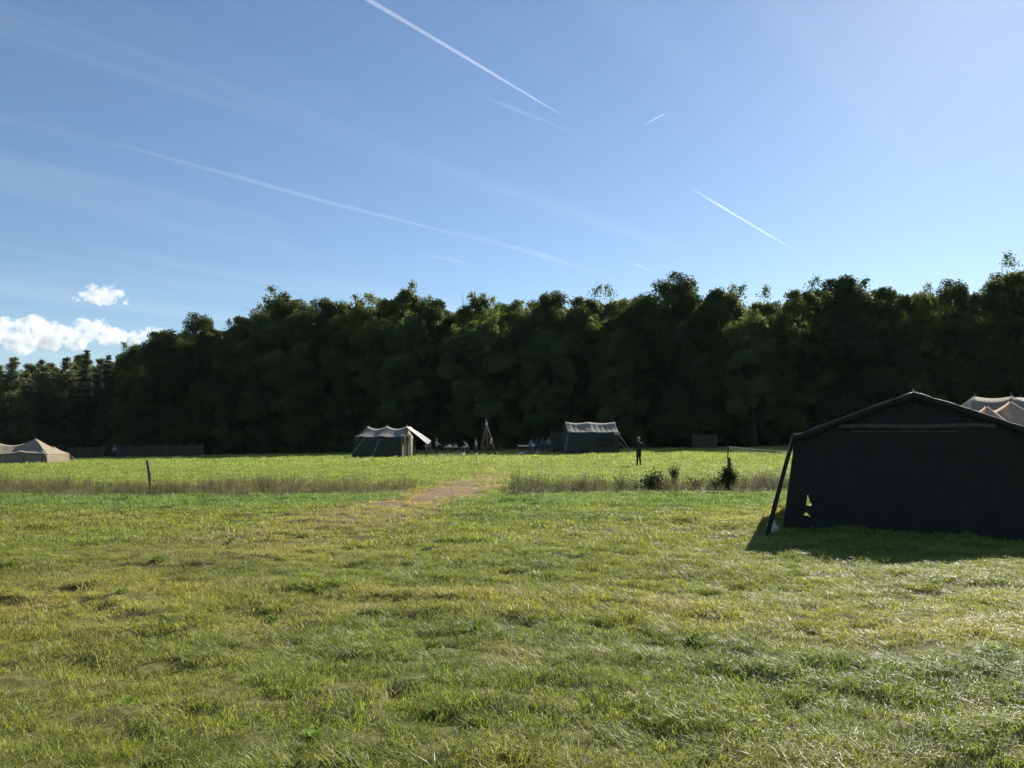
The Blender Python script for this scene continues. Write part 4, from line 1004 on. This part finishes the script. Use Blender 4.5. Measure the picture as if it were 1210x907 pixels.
person(at(626, 80.5), R(-60), 'person in pale teal leaning over the second camp table', (0.22, 0.34, 0.34), (0.10, 0.11, 0.11), (0.16, 0.11, 0.06), 'reach', 1.7, lean=0.45)
person(at(634, 79.5), R(20), 'person in dark green right beside the one in teal', (0.06, 0.09, 0.07), (0.04, 0.04, 0.05), (0.10, 0.08, 0.05), 'hips', 1.6)
person(at(641, 81.5), R(150), 'person in dull blue behind the pole rail', (0.10, 0.15, 0.24), (0.03, 0.03, 0.04), (0.10, 0.07, 0.05), 'down', 1.66)
person(at(648, 80.5), R(200), 'person in grey behind the pole rail left of the canvas screen', (0.28, 0.30, 0.32), (0.05, 0.05, 0.07), (0.12, 0.09, 0.06), 'hips', 1.75)
person(at(137, 101.5), R(180), 'person in light blue standing in the gap between the hessian screens', (0.28, 0.44, 0.52), (0.06, 0.05, 0.05), (0.40, 0.30, 0.18), 'down', 1.66)

# ------------------------------------------------------------------ camp kitchen
def trestle(pxa, pxb, D, label):
    a, b = at(pxa, D), at(pxb, D); L = (b - a).length; t = thing('trestle_table', (a + b) / 2, label, 'table')
    for k in range(3): MB().box((0, -0.28 + 0.28 * k, 0.80), (L, 0.265, 0.04)).build('plank', M_POLE, t, sm=False)
    for x in (-L / 2 + 0.15, L / 2 - 0.15):
        for s in (-1, 1): MB().tube([(x, s * 0.42, -0.05), (x, s * -0.12, 0.8)], 0.035, 6).build('leg', M_POLE, t)
        MB().tube([(x, -0.4, 0.755), (x, 0.4, 0.755)], 0.03, 6).build('crossbar', M_POLE, t)
    return t, (a + b) / 2, L
tt1, c1, L1 = trestle(527, 551, 77.0, 'first camp table of planks on crossed poles right of the awning')
tt2, c2, L2 = trestle(612, 633, 77.5, 'second camp table of planks on crossed poles right of the pole tripod')
def item(name, loc, prof, mat, label, cat, group=None, handle=False):
    t = thing(name, loc, label, cat, 0, group); MB().lathe((0, 0, 0), prof, 14).build('body', mat, t)
    if handle:
        r = max(p[0] for p in prof); z = prof[-1][1]; MB().tube([(r * math.cos(a), 0, z - .02 + r * .8 * math.sin(a)) for a in np.linspace(0, 3.14159, 9)], 0.009, 5).build('handle', M_IRON, t)
    else: MB().lathe((0, 0, prof[-1][1] - 0.012), [(prof[-1][0] * 0.9, 0), (prof[-1][0] * 1.06, 0.012), (prof[-1][0] * 1.06, 0.02)], 14).build('rim', mat, t)
    return t
top1 = c1 + Vector((0, 0, 0.822)); top2 = c2 + Vector((0, 0, 0.822))
BOWL = [(0.08, 0), (0.15, 0.06), (0.19, 0.13)]; POT = [(0.14, 0), (0.15, 0.03), (0.15, 0.26), (0.155, 0.27)]; BUCK = [(0.12, 0), (0.125, 0.02), (0.16, 0.30)]
item('bowl', top1 + Vector((-0.95, -0.1, 0)), BOWL, M_WHITEPL, 'white bowl at the left end of the first camp table', 'bowl')
item('pot', top1 + Vector((-0.66, 0.05, 0)), POT, M_WHITEPL, 'tall white pot beside the bowl on the first camp table', 'pot', None, True)
item('bowl', top1 + Vector((-0.38, -0.12, 0)), BOWL, M_WHITEPL, 'white bowl between the tall pot and the steel pot on the first camp table', 'bowl')
item('pot', top1 + Vector((-0.05, 0.1, 0)), POT, M_STEEL, 'steel pot in the middle of the first camp table', 'pot', None, True)
item('bowl', top1 + Vector((0.85, -0.05, 0)), BOWL, M_WHITEPL, 'white bowl at the right end of the first camp table', 'bowl')
def basin(loc, size, mat, label, name='wash_basin', cat='basin'):
    t = thing(name, loc, label, cat); lx, ly, lz = size
    MB().box((0, 0, lz / 2), size, taper=1.12).build('body', mat, t, sm=False, bevel=0.015)
    for s in (-1, 1): MB().box((0, s * ly * 0.56, lz - 0.005), (lx * 1.2, 0.03, 0.03)).build('rim', mat, t, sm=False)
    for s in (-1, 1): MB().box((s * lx * 0.585, 0, lz - 0.006), (0.03, ly * 1.05, 0.026)).build('rim', mat, t, sm=False)
basin(top2 + Vector((-0.35, 0, 0)), (0.95, 0.45, 0.13), M_WHITEPL, 'long white basin on the second camp table')
item('pot', top2 + Vector((0.62, 0.05, 0)), POT, M_WHITEPL, 'white pot at the right end of the second camp table', 'pot', None, True)
gz = lambda px, D: at(px, D)
def sack(loc, rx, rz_, mat, label):
    t = thing('sack', loc, label, 'sack')
    def f(u, v):
        a = u * 6.283; th = v * 3.14159; r = 1 + .12 * math.sin(a * 3 + v * 4); return (rx * r * math.sin(th) * math.cos(a), rx * .75 * r * math.sin(th) * math.sin(a), rz_ * (1 - math.cos(th)) * (0.5 + 0.05 * math.sin(a * 2)))
    MB().grid(f, 18, 10).build('body', mat, t); MB().tube([(0, 0, rz_ * .95), (0.04, 0, rz_ * 1.18)], [0.05, 0.08], 8).build('tied_neck', mat, t)
sack(gz(521, 75.0), 0.26, 0.18, M_WHITEPL, 'low white sack on the grass below the awning')
basin(gz(540.5, 75.7), (0.42, 0.4, 0.42), M_GREYPL, 'grey crate under the first camp table', 'crate', 'crate')
item('bucket', gz(547, 75.5), BUCK, M_WHITEPL, 'white bucket on the grass at the right end of the first camp table', 'bucket', None, True)
item('bucket', gz(564, 75.5), BUCK, M_WHITEPL, 'white bucket on the grass left of the pole tripod', 'bucket', None, True)
basin(gz(616, 76.0), (0.5, 0.35, 0.28), M_WHITEPL, 'white crate under the second camp table', 'crate', 'crate')
basin(gz(621.5, 76.0), (0.4, 0.35, 0.4), M_GREYPL, 'grey crate under the second camp table, right of the white one', 'crate', 'crate')
sack(gz(635, 76.0), 0.22, 0.36, M_TAN, 'plump tan sack at the right foot of the second camp table')

def rail(pxs, D, h, label):
    a = at(pxs[0], D); t = thing('pole_rail', a, label, 'fence')
    Q = [at(p, D) - a for p in pxs]
    for k, q in enumerate(Q): MB().tube([(q.x, q.y, q.z - 0.2), (q.x + 0.03, q.y, q.z + h + (0.35 if k in (0, len(Q) - 1) else 0.08))], 0.04, 6).build('post', M_POLE, t)
    for q, w in zip(Q, Q[1:]): MB().tube([(q.x, q.y - 0.06, q.z + h), ((q.x + w.x) / 2, q.y - 0.05, (q.z + w.z) / 2 + h - 0.04), (w.x, w.y - 0.06, w.z + h)], 0.035, 6).build('bar', M_POLE, t)
rail([490, 512, 533, 545], 74.5, 0.62, 'pole rail in front of the first camp table')
rail([590, 611, 630, 652], 75, 0.62, 'pole rail in front of the second camp table')

pT = at(576, 77.5); tT = thing('pole_tripod', pT, 'tall tripod of lashed poles standing between the two camp tables', 'tripod')
apex = Vector((-0.1, 0, 3.05)); feet = [Vector((-0.78, -0.5, -0.05)), Vector((0.85, -0.55, -0.05)), Vector((0.0, 0.95, -0.05))]
for k, f in enumerate(feet):
    e = apex + (apex - f).normalized() * (0.32 + 0.12 * k) ; MB().tube([f, f.lerp(e, .5) + Vector((0.03, 0, 0)), e], [0.065, 0.055, 0.035], 7).build('pole', M_POLE, tT)
for (i, j, u) in ((0, 1, .28), (1, 2, .28), (2, 0, .28), (0, 1, .62), (0, 2, .62)):
    A, B = feet[i].lerp(apex, u), feet[j].lerp(apex, u); d = (B - A) * 0.12; MB().tube([A - d, B + d], 0.042, 6).build('crossbar', M_POLE, tT)
MB().tube([feet[0].lerp(apex, .28), feet[1].lerp(apex, .02)], 0.035, 6).build('brace', M_POLE, tT)
MB().tube([apex + Vector((0, 0, -.1)), apex + Vector((0.02, 0, .12))], [0.10, 0.10], 9).build('rope_lashing', M_ROPE, tT)
MB().grid(lambda u, v: (0.28 + 0.2 * u, -0.32 + 0.03 * math.sin(u * 9), 1.72 - v * 0.55 - 0.04 * math.sin(u * 3.1)), 8, 6).build('hung_cloth', M_WHITE, tT, solid=0.01)

# ------------------------------------------------------------------ clouds and vapour trails (real volumes far up in the sky)
def vapour_mat(name, density, aniso=0.6, puff=0.0):
    m, n, l = newmat(name); out = n.new('ShaderNodeOutputMaterial'); v = n.new('ShaderNodeVolumePrincipled')
    v.inputs['Color'].default_value = (1, 1, 1, 1); v.inputs['Density'].default_value = density; v.inputs['Anisotropy'].default_value = aniso
    if puff:
        tc = n.new('ShaderNodeTexCoord'); nz = n.new('ShaderNodeTexNoise'); nz.inputs['Scale'].default_value = 1.0 / puff; nz.inputs['Detail'].default_value = 4
        l.new(tc.outputs['Object'], nz.inputs['Vector']); mr = n.new('ShaderNodeMapRange'); mr.inputs['From Min'].default_value = 0.40; mr.inputs['From Max'].default_value = 0.62
        mr.inputs['To Min'].default_value = 0.0; mr.inputs['To Max'].default_value = density; l.new(nz.outputs['Fac'], mr.inputs['Value']); l.new(mr.outputs[0], v.inputs['Density'])
    l.new(v.outputs[0], out.inputs['Volume']); return m

def in_sky(px, py, z):
    d = ray(px, py); return Vector((0, 0, EYE)) + d * ((z - EYE) / d.z)

def contrail(pts, width, od, label, z=2200.0, seed=0):
    """pts: course through the sky; width: breadth in metres at each point; od: optical depth across the trail"""
    rng = random.Random(seed); W = [in_sky(px, py, z) for px, py in pts]; width = [w * z / 9500.0 for w in width]; C = []; Rr = []
    seg = 14
    for k in range(len(W) - 1):
        for j in range(seg + (k == len(W) - 2)):
            t = j / seg; C.append(W[k].lerp(W[k + 1], t)); Rr.append(max(0.4, (width[k] * (1 - t) + width[k + 1] * t) / 2 * 0.56 * (1 + 0.05 * math.sin(len(C) * 0.31 + seed))))
    o0 = C[0].copy(); mb = MB().tube([c - o0 for c in C], Rr, 12)
    o = mb.build('contrail', vapour_mat('contrail_vapour', od / max(width) * 1.25), None); o.location = o0
    tag(o, label, 'contrail', 'contrails in the sky')

contrail([(425, -6), (520, 50), (600, 98), (640, 122), (678, 144)], [190, 170, 130, 95, 8], 0.15, 'long bright straight contrail falling from the top edge of the picture', seed=1)
contrail([(785, 135), (772, 142), (752, 152)], [70, 60, 6], 0.10, 'short tilted contrail alone right of the long bright one', seed=2)
contrail([(815, 222), (850, 243), (890, 267), (922, 286), (958, 306)], [60, 130, 120, 80, 8], 0.075, 'thin medium contrail sloping down right above the widest oak', seed=3)
contrail([(90, 157), (180, 182), (290, 212), (390, 240), (480, 262), (592, 293)], [40, 220, 330, 300, 230, 30], 0.085, 'longest faint contrail curving across the left half of the sky', seed=4)
contrail([(480, 262), (560, 280), (640, 302), (720, 326)], [20, 420, 520, 60], 0.03, 'wide blurred trail continuing the longest contrail to the treetops', seed=5)
contrail([(470, 296), (530, 306), (580, 319)], [30, 420, 60], 0.045, 'faint smudged trail just under the longest contrail', seed=6)
contrail([(555, 108), (600, 126), (690, 162)], [30, 280, 60], 0.03, 'very faint trail under the long bright contrail', seed=7)
contrail([(738, 308), (756, 315), (784, 328)], [20, 120, 20], 0.05, 'tiny faint trail low over the treetops left of the widest oak', seed=8)

def cloud(blobs, D, density, label, seed):
    """cumulus: puffs given as (column, row, radius in photo pixels), merged into one skin and roughened"""
    rng = random.Random(seed); k = D / FPX; c0 = pt(blobs[0][0], blobs[0][1], D)
    bm = bmesh.new()
    for (px, py, r) in blobs:
        for q in range(9):
            a = rng.uniform(0, 6.28); e = rng.uniform(-0.25, 0.9); rr = r * k * (rng.uniform(0.35, 0.6) if q else 0.85)
            off = Vector((math.cos(a) * math.cos(e), math.sin(a) * math.cos(e), math.sin(e))) * (r * k * 0.75 if q else 0)
            c = pt(px, py, D) - c0 + off; c.z = max(c.z, pt(px, py, D).z - c0.z - r * k * 0.3)
            bmesh.ops.create_icosphere(bm, subdivisions=2, radius=rr, matrix=Matrix.Translation(c) @ Matrix.Diagonal((1, 1, 0.85, 1)))
    me = bpy.data.meshes.new('cloud'); bm.to_mesh(me); bm.free()
    o = bpy.data.objects.new('cloud', me); COL.objects.link(o); o.location = c0
    rm = o.modifiers.new('union', 'REMESH'); rm.mode = 'VOXEL'; rm.voxel_size = k * 0.9
    tx = bpy.data.textures.new('billow', 'CLOUDS'); tx.noise_scale = k * 7; tx.noise_depth = 3
    dp = o.modifiers.new('billow', 'DISPLACE'); dp.texture = tx; dp.strength = k * 9; dp.mid_level = 0.55; dp.texture_coords = 'LOCAL'
    me.materials.append(vapour_mat('cloud_vapour', density, 0.35, k * 9)); tag(o, label, 'cloud', 'small white clouds over the left end of the wood')

cloud([(118, 352, 15), (103, 351, 9), (134, 350, 10), (90, 355, 5), (112, 343, 8), (128, 342, 8)], 5200, 0.02, 'small separate white cloud above the cloud bank', 1)
cloud([(150, 357, 4), (153, 361, 3)], 5200, 0.02, 'tiny white puff just right of the small separate cloud', 4)
cloud([(-30, 395, 24), (8, 393, 20), (42, 388, 19), (72, 396, 18), (103, 393, 18), (130, 397, 17), (152, 402, 13), (60, 404, 17), (25, 408, 18), (90, 406, 15), (118, 385, 9), (98, 383, 8)], 6500, 0.013, 'long low bank of white cloud at the left edge', 2)
cloud([(168, 398, 10), (180, 394, 9), (190, 392, 6), (160, 405, 8)], 6600, 0.011, 'right end puff of the cloud bank beside the left shoulder oak', 3)


# ------------------------------------------------------------------ thin veil volume added over the field to lift dark tones like glare
hb = MB().box((0, 60, 15.0), (420, 380, 38.0)).build('added_haze', None, None, sm=False)
m, n, l = newmat('added_haze_air'); out = n.new('ShaderNodeOutputMaterial'); v = n.new('ShaderNodeVolumePrincipled')
v.inputs['Color'].default_value = (0.62, 0.86, 1.0, 1); v.inputs['Density'].default_value = 0.000035; v.inputs['Anisotropy'].default_value = 0.2
l.new(v.outputs[0], out.inputs['Volume']); hb.data.materials.append(m); hb['kind'] = 'stuff'; hb['label'] = 'thin veil added over the whole field to lift its dark tones'; hb['category'] = 'added_haze'
